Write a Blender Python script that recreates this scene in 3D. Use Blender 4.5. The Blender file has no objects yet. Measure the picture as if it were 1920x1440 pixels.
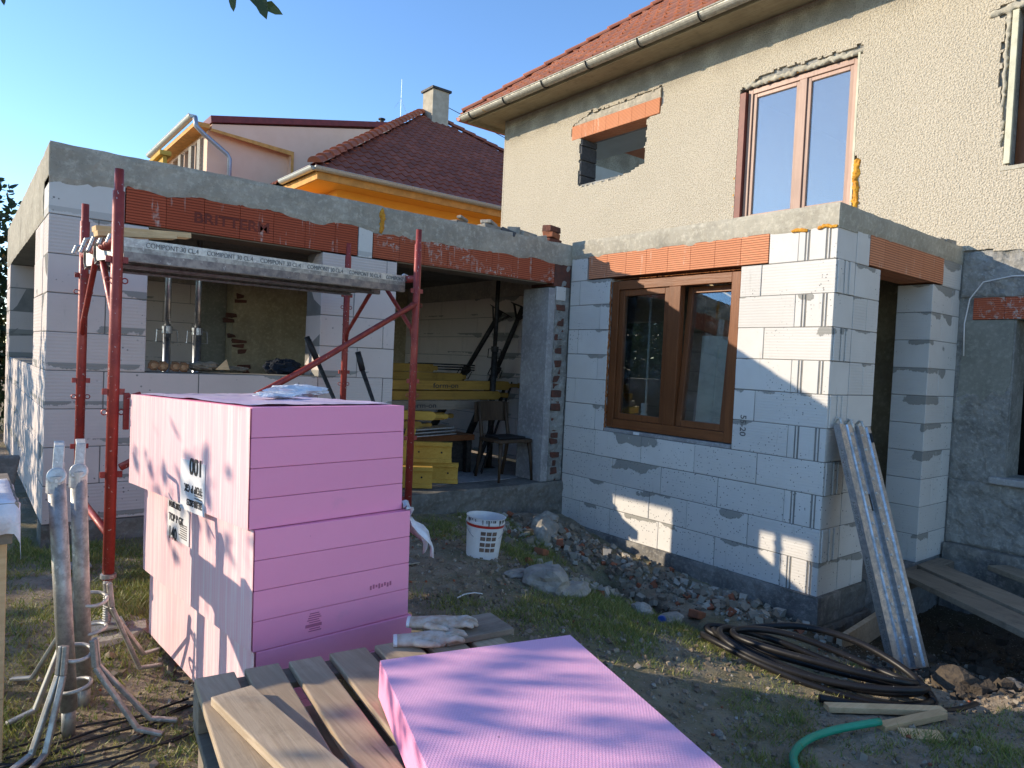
import bpy, bmesh, math, random
import numpy as np
from mathutils import Vector, Matrix, noise
S = bpy.context.scene
COL = S.collection
PI = math.pi
# ---------------------------------------------------------------- camera
f_px = 1302.0
yaw, pitch, roll = math.radians(51.305), math.radians(-1.789), math.radians(2.605)
F = Vector((math.cos(yaw)*math.cos(pitch), math.sin(yaw)*math.cos(pitch), math.sin(pitch)))
R0 = Vector((math.sin(yaw), -math.cos(yaw), 0)); U0 = R0.cross(F)
RR = R0*math.cos(roll) + U0*math.sin(roll); UU = -R0*math.sin(roll) + U0*math.cos(roll)
cd = bpy.data.cameras.new('camera'); cam = bpy.data.objects.new('camera', cd); COL.objects.link(cam)
cam.matrix_world = Matrix(((RR.x,UU.x,-F.x,0),(RR.y,UU.y,-F.y,0),(RR.z,UU.z,-F.z,0),(0,0,0,1)))
cd.sensor_width = 36; cd.lens = 36*f_px/1920; cd.clip_end = 2000; cd.clip_start = .02
S.camera = cam
# ---------------------------------------------------------------- light
SUN = Vector((1, -.86, -.455)).normalized()      # the way the sunlight travels
w = bpy.data.worlds.new('World'); S.world = w; w.use_nodes = True
wn = w.node_tree.nodes; wl = w.node_tree.links
sky = wn.new('ShaderNodeTexSky'); sky.sky_type = 'NISHITA'; sky.sun_disc = False
sky.sun_elevation = math.asin(-SUN.z)
sky.sun_rotation = math.atan2(-SUN.x, -SUN.y)
sky.altitude = 300; sky.air_density = .85; sky.dust_density = .0; sky.ozone_density = 2.0
hs = wn.new('ShaderNodeHueSaturation'); hs.inputs['Saturation'].default_value = 1.12; hs.inputs['Hue'].default_value = .503; wl.new(sky.outputs[0], hs.inputs['Color']); wl.new(hs.outputs[0], wn['Background'].inputs[0]); wn['Background'].inputs[1].default_value = .15
sl = bpy.data.lights.new('sun', 'SUN'); sl.energy = 2.8; sl.angle = math.radians(.5); sl.color = (1, .86, .66)
so = bpy.data.objects.new('sun', sl); COL.objects.link(so)
so.rotation_euler = (-SUN).to_track_quat('Z', 'Y').to_euler()
S.view_settings.view_transform = 'Standard'; S.view_settings.look = 'None'
S.view_settings.exposure = 1.20; S.view_settings.gamma = 1
S.render.engine = 'CYCLES'
S.cycles.max_bounces = 8; S.cycles.diffuse_bounces = 4; S.cycles.transparent_max_bounces = 12
# ---------------------------------------------------------------- materials
class NT:
    def __init__(s, name):
        s.m = bpy.data.materials.new(name); s.m.use_nodes = True; s.t = s.m.node_tree; s.n = s.t.nodes; s.l = s.t.links
        s.b = s.n['Principled BSDF']; s.out = s.n['Material Output']; s.pos = None
    def new(s, typ, **k):
        n = s.n.new(typ)
        for a, v in k.items(): setattr(n, a, v)
        return n
    def set(s, inp, v):
        if isinstance(v, bpy.types.NodeSocket): s.l.new(v, inp)
        elif isinstance(v, (tuple, list)) and len(v) == 3 and inp.type == 'RGBA': inp.default_value = (*v, 1)
        else: inp.default_value = v
    def P(s):
        if not s.pos: s.pos = s.new('ShaderNodeNewGeometry').outputs['Position']
        return s.pos
    def O(s): return s.new('ShaderNodeTexCoord').outputs['Object']
    def map(s, v, sc=(1,1,1), rot=(0,0,0), loc=(0,0,0)):
        n = s.new('ShaderNodeMapping'); s.l.new(v, n.inputs[0]); n.inputs['Scale'].default_value = sc; n.inputs['Rotation'].default_value = rot; n.inputs['Location'].default_value = loc
        return n.outputs[0]
    def noise(s, v, scale, detail=4, rough=.55, dist=0):
        n = s.new('ShaderNodeTexNoise'); s.l.new(v, n.inputs['Vector']); n.inputs['Scale'].default_value = scale
        n.inputs['Detail'].default_value = detail; n.inputs['Roughness'].default_value = rough; n.inputs['Distortion'].default_value = dist
        return n.outputs[0]
    def vor(s, v, scale, feat='F1', out='Distance', rnd=1):
        n = s.new('ShaderNodeTexVoronoi', feature=feat); s.l.new(v, n.inputs['Vector']); n.inputs['Scale'].default_value = scale
        n.inputs['Randomness'].default_value = rnd
        return n.outputs[out]
    def ramp(s, v, a, b, c0=0, c1=1):
        n = s.new('ShaderNodeMapRange', interpolation_type='SMOOTHSTEP'); s.l.new(v, n.inputs[0])
        n.inputs[1].default_value = a; n.inputs[2].default_value = b; n.inputs[3].default_value = c0; n.inputs[4].default_value = c1
        return n.outputs[0]
    def math(s, op, a, b=0, c=0):
        n = s.new('ShaderNodeMath', operation=op)
        for i, v in enumerate((a, b, c)):
            s.set(n.inputs[i], v)
        return n.outputs[0]
    def sep(s, v, i):
        n = s.new('ShaderNodeSeparateXYZ'); s.l.new(v, n.inputs[0]); return n.outputs[i]
    def mix(s, f, a, b, mode='MIX'):
        n = s.new('ShaderNodeMix', data_type='RGBA', blend_type=mode); s.set(n.inputs[0], f); s.set(n.inputs[6], a); s.set(n.inputs[7], b)
        return n.outputs[2]
    def attr(s, name='rnd'):
        return s.new('ShaderNodeAttribute', attribute_name=name).outputs['Fac']
    def bump(s, h, strength=.5, dist=.01, prev=None):
        n = s.new('ShaderNodeBump'); s.l.new(h, n.inputs['Height']); n.inputs['Strength'].default_value = strength; n.inputs['Distance'].default_value = dist
        if prev: s.l.new(prev, n.inputs['Normal'])
        return n.outputs[0]
    def fin(s, col, rough=.85, metal=0, nrm=None, spec=.3):
        s.set(s.b.inputs['Base Color'], col); s.set(s.b.inputs['Roughness'], rough); s.set(s.b.inputs['Metallic'], metal)
        s.b.inputs['Specular IOR Level'].default_value = spec
        if nrm: s.l.new(nrm, s.b.inputs['Normal'])
        return s.m

def simple(name, c1, c2=None, scale=6, rough=.7, metal=0, bump=.3, bscale=60, bd=.002, spec=.3, spots=None, co='P', rv=.25):
    t = NT(name); v = t.P() if co == 'P' else t.O()
    c2 = c2 or tuple(x*.7 for x in c1)
    col = t.mix(t.ramp(t.noise(v, scale, 5, .6), .3, .7), c1, c2)
    col = t.mix(t.math('MULTIPLY', t.attr(), rv), col, tuple(x*.45 for x in c1))
    if spots:
        for sc, thr, c in spots: col = t.mix(t.ramp(t.noise(v, sc, 3, .6), thr, thr+.03), col, c)
    return t.fin(col, rough, metal, t.bump(t.noise(v, bscale, 4, .65), bump, bd), spec)

def m_block(name, smear=.5, tint=(1,1,1)):
    t = NT(name); v = t.P(); z = t.sep(v, 2)
    col = t.mix(t.noise(v, 3.1, 4, .6), (.57,.54,.50), (.72,.695,.655))
    col = t.mix(1, col, tint, 'MULTIPLY')
    col = t.mix(t.math('MULTIPLY', t.attr(), .38), col, (.46,.44,.415))
    # dust and dirt
    col = t.mix(t.ramp(t.noise(v, 1.3, 5, .7), .58, .8, 0, .35), col, (.42,.39,.35))
    # thin bed mortar squeezed out along the courses
    zf = t.math('FRACT', t.math('MULTIPLY', t.math('SUBTRACT', z, .116-20), 4.0))
    top = t.ramp(t.math('ADD', zf, t.ramp(t.noise(v, .8, 3, .6), .40, .72, -.10, .34)), .60, 1.0)
    n = t.noise(t.map(v, (1,1,.55)), 7.5, 6, .72)
    low = t.noise(v, 1.7, 2, .5)
    k = t.math('MULTIPLY', top, t.ramp(low, .43, .58))
    sm = t.ramp(t.math('MULTIPLY', n, k), .33, .365, 0, smear*1.7)
    sm = t.math('MINIMUM', sm, 1)
    col = t.mix(sm, col, (.30,.29,.265))
    # specks
    sp = t.vor(v, 34); sp2 = t.ramp(t.math('ADD', t.noise(v, 2.6, 2, .5), t.ramp(z, -.3, -1.0, 0, .22)), .50, .66)
    spc = t.vor(v, 34, out='Color'); spr = t.math('MULTIPLY', t.sep(spc, 0), .31); spm = t.math('LESS_THAN', t.math('ADD', sp, t.math('MULTIPLY', t.noise(v, 90, 2), .12)), spr)
    col = t.mix(t.math('MULTIPLY', t.math('MULTIPLY', spm, sp2), .85), col, (.16,.155,.15))
    run = t.ramp(t.noise(t.map(v, (9,9,1.1)), 2.0, 5, .7), .62, .74, 0, .5)
    col = t.mix(run, col, (.40,.37,.33))
    # cutting ridges
    rid = t.new('ShaderNodeTexWave', wave_type='BANDS', bands_direction='Z'); t.l.new(v, rid.inputs[0]); rid.inputs['Scale'].default_value = 14; rid.inputs['Distortion'].default_value = .6
    rm = t.math('MULTIPLY', rid.outputs['Fac'], t.ramp(t.attr(), .35, .6))
    b1 = t.bump(rm, .28, .004); b2 = t.bump(t.noise(v, 70, 5, .7), .25, .004, b1); b3 = t.bump(sm, .5, .004, b2)
    return t.fin(col, .92, 0, b3, .1)

def m_clay(name, c1, c2, pale, drips=.5, pf=.0):
    t = NT(name); v = t.P(); z = t.sep(v, 2)
    col = t.mix(t.noise(v, 5, 4, .6), c1, c2)
    col = t.mix(t.math('MULTIPLY', t.attr(), .22), col, tuple(x*.6 for x in c1))
    wv = t.new('ShaderNodeTexWave', wave_type='BANDS', bands_direction='Z', wave_profile='SIN'); t.l.new(v, wv.inputs[0]); wv.inputs['Scale'].default_value = 16.5; wv.inputs['Distortion'].default_value = .25
    g = t.ramp(wv.outputs['Fac'], .02, .30, 1, 0)
    col = t.mix(t.math('MULTIPLY', g, .8), col, tuple(x*.30 for x in c1))
    d = t.ramp(t.noise(t.map(v, (9,9,.8)), 2.2, 4, .65), .60, .68)
    d = t.math('MULTIPLY', d, t.ramp(t.noise(v, 30, 3), .35, .6))
    col = t.mix(t.math('MULTIPLY', d, drips), col, pale)
    if pf:
        d2 = t.ramp(t.noise(v, 22, 5, .75), .53, .58); d3 = t.ramp(t.noise(v, 2.0, 2), .45, .6)
        col = t.mix(t.math('MULTIPLY', t.math('MULTIPLY', d2, d3), pf), col, pale)
    h = t.math('SUBTRACT', t.noise(v, 60, 3), t.math('MULTIPLY', g, 1.5))
    return t.fin(col, .85, 0, t.bump(h, .6, .004), .15)

def m_conc(name, c1, c2, bs=18, bd=.012, pits=True, strength=.6, stain=(.2,.185,.15)):
    t = NT(name); v = t.P()
    col = t.mix(t.ramp(t.noise(v, 3.5, 6, .65), .3, .7), c1, c2)
    col = t.mix(t.ramp(t.noise(v, 26, 4, .7), .45, .75, 0, .6), col, tuple(min(1, x*1.5) for x in c1))
    col = t.mix(t.ramp(t.noise(v, 1.6, 4, .7), .55, .75, 0, .5), col, stain)
    h = t.noise(v, bs, 8, .75)
    col = t.mix(t.ramp(t.vor(v, 45), .10, .17, .45, 0), col, (.1,.095,.085))
    return t.fin(col, .93, 0, t.bump(h, strength, bd), .12)

def m_stucco():
    t = NT('stucco'); v = t.P(); z = t.sep(v, 2)
    n1 = t.noise(v, 64, 3, .5); n2 = t.vor(v, 58)
    col = t.mix(t.noise(v, 2.0, 4, .6), (.47,.415,.325), (.55,.485,.385))
    col = t.mix(t.ramp(n1, .38, .56, .62, 0), col, (.27,.235,.175))
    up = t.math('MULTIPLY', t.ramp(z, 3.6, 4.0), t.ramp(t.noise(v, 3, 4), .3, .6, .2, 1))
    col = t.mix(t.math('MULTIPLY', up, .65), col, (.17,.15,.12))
    h = t.math('SUBTRACT', n1, t.math('MULTIPLY', n2, .5))
    return t.fin(col, .95, 0, t.bump(h, .9, .014), .05)

def m_foam(name, base, pale, waffle=False, film=False):
    t = NT(name); v = t.O()
    col = t.mix(t.noise(v, 2.2, 3, .5), base, pale)
    col = t.mix(t.math('MULTIPLY', t.attr(), .22), col, tuple(x*.8 for x in base))
    nrm = None
    if film:
        st = t.noise(t.map(v, (14,14,.35)), 5, 4, .7)
        col = t.mix(t.ramp(st, .38, .75), col, (.88,.72,.69))
        nrm = t.bump(st, .5, .006)
    elif waffle:
        w1 = t.new('ShaderNodeTexWave', wave_type='BANDS', bands_direction='DIAGONAL'); t.l.new(t.map(v, (1,1,0)), w1.inputs[0]); w1.inputs['Scale'].default_value = 60
        w2 = t.new('ShaderNodeTexWave', wave_type='BANDS', bands_direction='DIAGONAL'); t.l.new(t.map(v, (1,-1,0)), w2.inputs[0]); w2.inputs['Scale'].default_value = 60
        hh = t.math('MULTIPLY', w1.outputs['Fac'], w2.outputs['Fac'])
        col = t.mix(t.math('MULTIPLY', t.ramp(hh, .1, .5, 1, 0), .09), col, tuple(x*.55 for x in base))
        nrm = t.bump(hh, .25, .002, t.bump(t.noise(v, 6, 4, .6), .3, .012)); col = t.mix(t.ramp(t.vor(v, 9), .018, .035, .8, 0), col, (.20,.10,.15))
    else:
        nrm = t.bump(t.noise(v, 120, 3), .25, .0015, t.bump(t.noise(v, 9, 4, .6), .35, .012)); col = t.mix(t.ramp(t.noise(v, 5, 6, .75), .58, .8, 0, .35), col, (.62,.30,.40)); col = t.mix(t.ramp(t.vor(v, 11), .018, .03, .8, 0), col, (.25,.10,.15))
    t.b.inputs['Subsurface Weight'].default_value = .12; t.b.inputs['Subsurface Radius'].default_value = (.02,.01,.012)
    return t.fin(col, .55 if not film else .35, 0, nrm, .3)

def m_wood(name, c1, c2, axis=0, dirt=.5, rough=.8, sc=1):
    t = NT(name); v = t.O()
    s = [22, 22, 22]; s[axis] = 1.2
    g = t.noise(t.map(v, tuple(x*sc for x in s)), 2.5, 6, .65, .6)
    col = t.mix(t.ramp(g, .3, .7), c1, c2)
    col = t.mix(t.math('MULTIPLY', t.attr(), .45), col, tuple(x*.55 for x in c2))
    col = t.mix(t.ramp(t.noise(v, 7, 5, .7), .5, .75, 0, dirt), col, tuple(x*.4 for x in c2))
    ed = t.ramp(t.vor(t.map(v, tuple(x*.35 for x in s)), 3.1), .04, .10, .6, 0)
    col = t.mix(ed, col, tuple(x*.3 for x in c2)); col = t.mix(t.ramp(t.noise(v, 2.2, 3, .6), .45, .7, 0, .4), col, tuple(x*.62 for x in c2))
    return t.fin(col, rough, 0, t.bump(g, .5, .003), .2)

def m_metal(name, c1, c2, rough=.4, metal=.85, spots=None, sc=30):
    t = NT(name); v = t.O()
    n = t.noise(v, sc, 5, .7)
    col = t.mix(t.ramp(n, .35, .65), c1, c2)
    if spots:
        for k, thr, c in spots: col = t.mix(t.ramp(t.noise(v, k, 3, .6), thr, thr+.03), col, c)
    r = t.ramp(n, .3, .7, rough-.1, rough+.15)
    return t.fin(col, r, metal, t.bump(t.noise(v, sc*3, 4), .25, .001), .5)

def m_glass(name, refl=.15, tint=(.9,.95,.95), dust=.05, sky_veil=0):
    t = NT(name)
    tr = t.new('ShaderNodeBsdfTransparent'); tr.inputs[0].default_value = (*tint, 1)
    gl = t.new('ShaderNodeBsdfGlossy'); gl.inputs['Roughness'].default_value = .015; gl.inputs[0].default_value = (.95,.97,1,1)
    df = t.new('ShaderNodeBsdfDiffuse'); df.inputs[0].default_value = (.7,.72,.75,1)
    v = t.O()
    fr = t.new('ShaderNodeFresnel'); fr.inputs[0].default_value = 1.5
    f = t.math('ADD', t.math('MULTIPLY', fr.outputs[0], 1.2), refl)
    m1 = t.new('ShaderNodeMixShader'); t.l.new(f, m1.inputs[0]); t.l.new(tr.outputs[0], m1.inputs[1]); t.l.new(gl.outputs[0], m1.inputs[2])
    d = t.math('ADD', t.ramp(t.noise(v, 5, 5, .7), .4, .8, 0, dust*1.5), t.ramp(t.vor(v, 30), .05, .09, .25 if dust > .04 else .06, 0))
    d = t.math('MULTIPLY', d, t.ramp(t.noise(v, 3, 3), .4, .6, .25, 1))
    if sky_veil: d = t.math('MAXIMUM', d, t.ramp(t.noise(v, .8, 2, .5), .3, .7, sky_veil, sky_veil*1.25))  # even pale layer: hazy film plus painted-in sky reflection
    m2 = t.new('ShaderNodeMixShader'); t.l.new(d, m2.inputs[0]); t.l.new(m1.outputs[0], m2.inputs[1]); t.l.new(df.outputs[0], m2.inputs[2])
    t.l.new(m2.outputs[0], t.out.inputs[0]); return t.m

def m_ground():
    t = NT('soil'); v = t.P()
    a = t.noise(v, 1.1, 5, .65); b = t.noise(v, 7, 6, .7); c = t.noise(v, 38, 5, .75)
    col = t.mix(t.ramp(b, .3, .7), (.29,.225,.155), (.44,.36,.27))
    col = t.mix(t.ramp(c, .5, .72, 0, .7), col, (.34,.29,.23))
    col = t.mix(t.ramp(c, .28, .42, .75, 0), col, (.05,.038,.026))
    col = t.mix(t.math('MULTIPLY', t.ramp(a, .40, .62), .6), col, (.15,.155,.06))
    trench_shade = t.ramp(t.math('ADD', t.sep(v, 2), t.math('MULTIPLY', t.noise(v, 3, 3), .10)), -1.76, -1.84)
    col = t.mix(t.math('MULTIPLY', trench_shade, .8), col, (.055,.042,.03))  # shade of the trench and pit painted into the low-lying soil
    peb = t.vor(v, 55); pc = t.vor(v, 55, out='Color')
    pm = t.math('MULTIPLY', t.ramp(peb, .22, .30, 1, 0), t.ramp(t.sep(pc, 0), .52, .56))
    col = t.mix(pm, col, t.mix(t.sep(pc, 1), (.20,.16,.12), (.46,.41,.34)))
    h = t.math('ADD', t.math('MULTIPLY', b, .5), t.math('ADD', t.math('MULTIPLY', c, .5), t.math('MULTIPLY', pm, .25)))
    return t.fin(col, .95, 0, t.bump(h, 1, .05), .1)

def m_rnd(name, cols, rough=.9, bump=.5, nscale=20):
    """a palette picked per piece by its own random number"""
    t = NT(name); v = t.P()
    cr = t.new('ShaderNodeValToRGB'); cr.color_ramp.interpolation = 'CONSTANT'
    e = cr.color_ramp.elements
    while len(e) < len(cols): e.new(.5)
    for i, c in enumerate(cols): e[i].position = i/len(cols); e[i].color = (*c, 1)
    t.l.new(t.attr(), cr.inputs[0])
    col = t.mix(t.noise(v, nscale, 4, .7), cr.outputs[0], (.05,.045,.04), 'MIX'); 
    col = t.mix(.55, cr.outputs[0], col)
    return t.fin(col, rough, 0, t.bump(t.noise(v, 60, 5, .7), bump, .006), .15)

def m_leaf(name, c1, c2):
    t = NT(name)
    col = t.mix(t.attr(), c1, c2)
    t.set(t.b.inputs['Base Color'], col); t.b.inputs['Roughness'].default_value = .55
    tl = t.new('ShaderNodeBsdfTranslucent'); t.set(tl.inputs[0], col)
    m = t.new('ShaderNodeMixShader'); m.inputs[0].default_value = .3
    t.l.new(t.b.outputs[0], m.inputs[1]); t.l.new(tl.outputs[0], m.inputs[2]); t.l.new(m.outputs[0], t.out.inputs[0])
    return t.m

M = {}
M['block'] = m_block('aerated_block', .6); M['block_tan'] = m_block('aerated_block_tan', .6, (1.0,.90,.88)); M['block_clean'] = m_block('aerated_block_clean', .25)
M['core'] = simple('mortar', (.26,.25,.23), rough=.95)
M['clay_red'] = m_clay('clay_lintel_red', (.40,.085,.042), (.47,.11,.055), (.55,.48,.42), .7, .0)
M['clay_red_dirty'] = m_clay('clay_lintel_dirty', (.43,.10,.05), (.50,.14,.07), (.50,.45,.40), .6, .9)
M['clay_orange'] = m_clay('clay_lintel_orange', (.60,.235,.12), (.68,.30,.165), (.75,.62,.5), .4, .0)
M['conc'] = m_conc('rough_concrete', (.43,.385,.315), (.30,.27,.22))
M['conc_warm'] = m_conc('porch_concrete', (.42,.385,.31), (.33,.30,.24), bs=14, bd=.008, strength=.45)
M['conc_dark'] = m_conc('footing_concrete', (.20,.19,.17), (.12,.115,.10), bs=12, bd=.02)
M['plinth'] = m_conc('plinth_concrete', (.30,.28,.25), (.13,.125,.12), bs=9, bd=.03, strength=.9)
M['conc_smooth'] = m_conc('smooth_plaster', (.36,.35,.34), (.24,.23,.23), bs=5, bd=.006, strength=.4)
M['mortar_wall'] = m_conc('old_mortar', (.33,.32,.295), (.19,.185,.17), bs=9, bd=.03, strength=.9)
M['plaster_brown'] = m_conc('old_brown_plaster', (.42,.35,.235), (.31,.255,.165), bs=6, bd=.006, strength=.4)
M['plaster_olive'] = m_conc('olive_plaster', (.25,.245,.21), (.20,.195,.165), bs=5, bd=.003, strength=.3)
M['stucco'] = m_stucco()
M['foam'] = m_foam('pink_foam', (.93,.32,.49), (.95,.36,.52)); M['foam_top'] = m_foam('pink_foam_waffle', (.84,.42,.60), (.86,.47,.63), waffle=True)
M['film'] = m_foam('wrapped_foam', (.84,.47,.50), (.86,.53,.55), film=True)
M['red_paint'] = m_metal('red_painted_steel', (.33,.045,.03), (.24,.030,.024), .45, .15, spots=[(60,.66,(.5,.4,.36)), (14,.70,(.16,.06,.04))], sc=12)
M['galv'] = m_metal('galvanised_steel', (.50,.52,.54), (.32,.34,.36), .36, .9, spots=[(40,.70,(.62,.62,.6))], sc=24)
M['galv_dull'] = m_metal('dull_galvanised_steel', (.42,.41,.38), (.27,.26,.24), .5, .65, spots=[(35,.66,(.5,.49,.46)),(9,.68,(.20,.16,.12))], sc=22)
M['galv_white'] = m_metal('pale_printed_steel', (.62,.62,.58), (.45,.44,.41), .5, .5, spots=[(30,.63,(.72,.71,.66))], sc=30)
M['steel_dark'] = m_metal('dark_steel', (.050,.045,.042), (.028,.025,.024), .6, .5)
M['zinc_gutter'] = m_metal('weathered_gutter', (.40,.38,.32), (.30,.28,.23), .6, .35, spots=[(2.3,.66,(.36,.22,.09)),(22,.6,(.42,.40,.34))], sc=18)
M['zinc_new'] = m_metal('zinc_gutter', (.50,.50,.46), (.40,.40,.37), .45, .5)
M['pipe_blue'] = m_metal('zinc_downpipe', (.36,.38,.42), (.30,.32,.36), .4, .6)
M['wood_pale'] = m_wood('pale_timber', (.80,.56,.31), (.66,.43,.22), 0, .2)
M['wood_pallet'] = m_wood('weathered_pallet_timber', (.58,.45,.31), (.43,.32,.21), 1, .45)
M['wood_grey'] = m_wood('grey_plank', (.34,.28,.21), (.24,.19,.14), 0, .5)
M['wood_yellow'] = m_wood('yellow_formwork_timber', (.50,.29,.06), (.36,.20,.045), 0, .6)
M['wood_yellow_b'] = m_wood('bright_yellow_formwork', (.66,.42,.09), (.56,.33,.06), 0, .3)
M['wood_brown'] = m_wood('brown_laminate_frame', (.23,.085,.032), (.165,.058,.022), 2, .15, .4)
M['wood_brown_h'] = m_wood('brown_laminate_frame_h', (.23,.085,.032), (.165,.058,.022), 1, .15, .4)
M['frame_pink'] = m_wood('rosy_brown_frame', (.48,.31,.24), (.40,.25,.19), 2, .1, .4)
M['frame_red'] = simple('red_brown_jamb', (.20,.055,.04), rough=.5)
M['chair'] = m_wood('dark_chair_wood', (.085,.055,.035), (.05,.032,.02), 2, .3, .5)
M['glass_sky'] = m_glass('dusty_sky_veil_glass', .12, dust=.14, sky_veil=.13); M['glass'] = m_glass('clear_glass', .02, dust=.035)
M['black'] = simple('black_rubber', (.018,.018,.02), rough=.5, bump=.2)
M['hose'] = simple('black_hose', (.010,.010,.012), (.018,.017,.017), rough=.42, spots=[(60,.70,(.25,.23,.2))], bump=.3)
M['green'] = simple('green_hose', (.02,.27,.15), (.03,.33,.19), rough=.4, bump=.1, rv=0)
M['white'] = simple('white_plastic', (.78,.78,.76), (.66,.66,.65), rough=.4, bump=.1, rv=0)
M['paper'] = simple('white_label', (.74,.72,.70), (.68,.66,.66), rough=.5, bump=.1, rv=0)
M['red'] = simple('red_print', (.55,.04,.03), rough=.45, bump=.05)
M['ink'] = simple('black_ink', (.03,.03,.035), rough=.6, bump=0)
M['ink_grey'] = simple('faded_ink', (.15,.14,.13), rough=.6, bump=0)
M['stamp'] = simple('faint_stamp', (.52,.15,.25), rough=.7, bump=0, rv=0)
M['ink_red'] = simple('faded_print', (.20,.042,.026), rough=.7, bump=0)
M['pad'] = simple('picture_print', (.10,.07,.055), (.30,.20,.15), scale=60, rough=.5)
M['foamgun'] = simple('yellow_expanding_foam', (.66,.33,.03), (.50,.20,.02), scale=20, rough=.7, bump=.8, bscale=40, bd=.015)
M['brick'] = simple('old_brick', (.36,.13,.065), (.25,.10,.055), scale=15, rough=.9, bump=.7, bscale=40, bd=.008)
M['brickdark'] = simple('dark_old_brick', (.17,.065,.045), (.09,.05,.04), scale=9, rough=.9, bump=.9, bscale=20, bd=.02)
M['stone'] = simple('pale_stone', (.38,.35,.30), (.24,.22,.185), scale=12, rough=.9, bump=.8, bscale=25, bd=.015)
M['cinder'] = simple('dark_cinder_block', (.075,.075,.08), (.11,.11,.115), scale=20, rough=.9, bump=.9, bscale=40, bd=.01)
M['peach'] = simple('peach_render', (.80,.56,.42), (.76,.52,.38), scale=2, rough=.9, bump=.2, bscale=80)
M['orange'] = simple('orange_render', (.88,.42,.06), (.84,.38,.05), scale=2, rough=.9, bump=.2, bscale=80)
M['orange_trim'] = simple('orange_trim', (.72,.36,.10), rough=.8)
M['tile_far'] = simple('dark_red_tile', (.33,.105,.062), (.25,.080,.050), scale=1.5, rough=.7, bump=.2, rv=.5)
M['tile'] = simple('terracotta_tile', (.50,.20,.11), (.42,.15,.085), scale=3, rough=.75, bump=.3, rv=.45)
M['cap'] = simple('terracotta_hip_tile', (.48,.18,.10), (.38,.13,.075), scale=3, rough=.75, bump=.3, rv=.35)
M['cap_far'] = simple('orange_hip_tile', (.42,.13,.065), (.34,.10,.05), scale=3, rough=.75, rv=.4)
M['red_sheet'] = simple('dark_red_sheet', (.19,.03,.03), rough=.5, bump=.05)
M['pink_gutter'] = simple('salmon_gutter', (.46,.15,.11), rough=.6, bump=.1)
M['soffit'] = m_wood('weathered_soffit', (.42,.36,.24), (.33,.27,.17), 1, .5)
M['chim'] = simple('chimney_render', (.48,.43,.34), (.34,.30,.23), scale=3, rough=.9)
M['cream'] = simple('cream_trim', (.58,.56,.42), rough=.6)
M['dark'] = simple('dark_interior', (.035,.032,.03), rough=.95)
M['room'] = simple('room_plaster', (.74,.71,.64), (.66,.62,.55), scale=2, rough=.95)
M['cloth'] = simple('dark_blue_cloth', (.012,.02,.035), (.008,.012,.02), rough=.95, bump=.8, bscale=14, bd=.03)
M['rag'] = simple('dirty_rag', (.10,.08,.055), (.30,.25,.18), scale=9, rough=.95, bump=.8)
M['brass'] = m_metal('dirty_brass', (.30,.17,.09), (.18,.10,.05), .5, .6)
M['door_green'] = simple('pale_green_door', (.50,.58,.54), rough=.6)
M['glove'] = simple('work_glove', (.60,.54,.45), (.40,.27,.17), scale=20, rough=.9, bump=.6, bscale=90, bd=.002)
M['film_clear'] = simple('white_film', (.75,.75,.78), (.62,.62,.66), scale=20, rough=.3, bump=.8, bscale=25, bd=.01, rv=0)
M['film_top'] = simple('lavender_film', (.80,.68,.80), (.72,.55,.74), scale=7, rough=.28, bump=.5, bscale=18, bd=.01, rv=0)
M['galv_dark'] = m_metal('grimy_steel_web', (.28,.25,.235), (.18,.16,.155), .5, .6, spots=[(30,.66,(.4,.38,.36))], sc=18)
M['clod'] = simple('dark_earth', (.10,.078,.056), (.06,.047,.035), scale=9, rough=.95, bump=.9, bscale=30, bd=.02)
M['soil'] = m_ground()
M['rubble'] = m_rnd('rubble_pieces', [(.36,.30,.225),(.43,.38,.30),(.27,.215,.155),(.30,.24,.17),(.50,.46,.39),(.36,.12,.06),(.19,.155,.115),(.39,.335,.25),(.28,.225,.165),(.46,.42,.35),(.33,.28,.21)])
M['crumb'] = m_rnd('soil_crumbs', [(.27,.21,.145),(.35,.27,.19),(.21,.16,.11),(.42,.35,.26)])
M['grass'] = m_leaf('grass_blade', (.14,.20,.035), (.42,.38,.13))
M['leaf'] = m_leaf('tree_leaf', (.035,.06,.015), (.08,.11,.03))
M['conifer'] = m_leaf('conifer_leaf', (.015,.035,.014), (.035,.065,.025))
M['bark'] = simple('bark', (.11,.085,.06), (.06,.045,.035), scale=20, rough=.95, bump=.9, bscale=30, bd=.02)
M['text_metal'] = simple('grey_print', (.20,.20,.19), rough=.6, bump=0)
M['blue'] = simple('blue_plastic', (.02,.07,.28), rough=.4)

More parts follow.
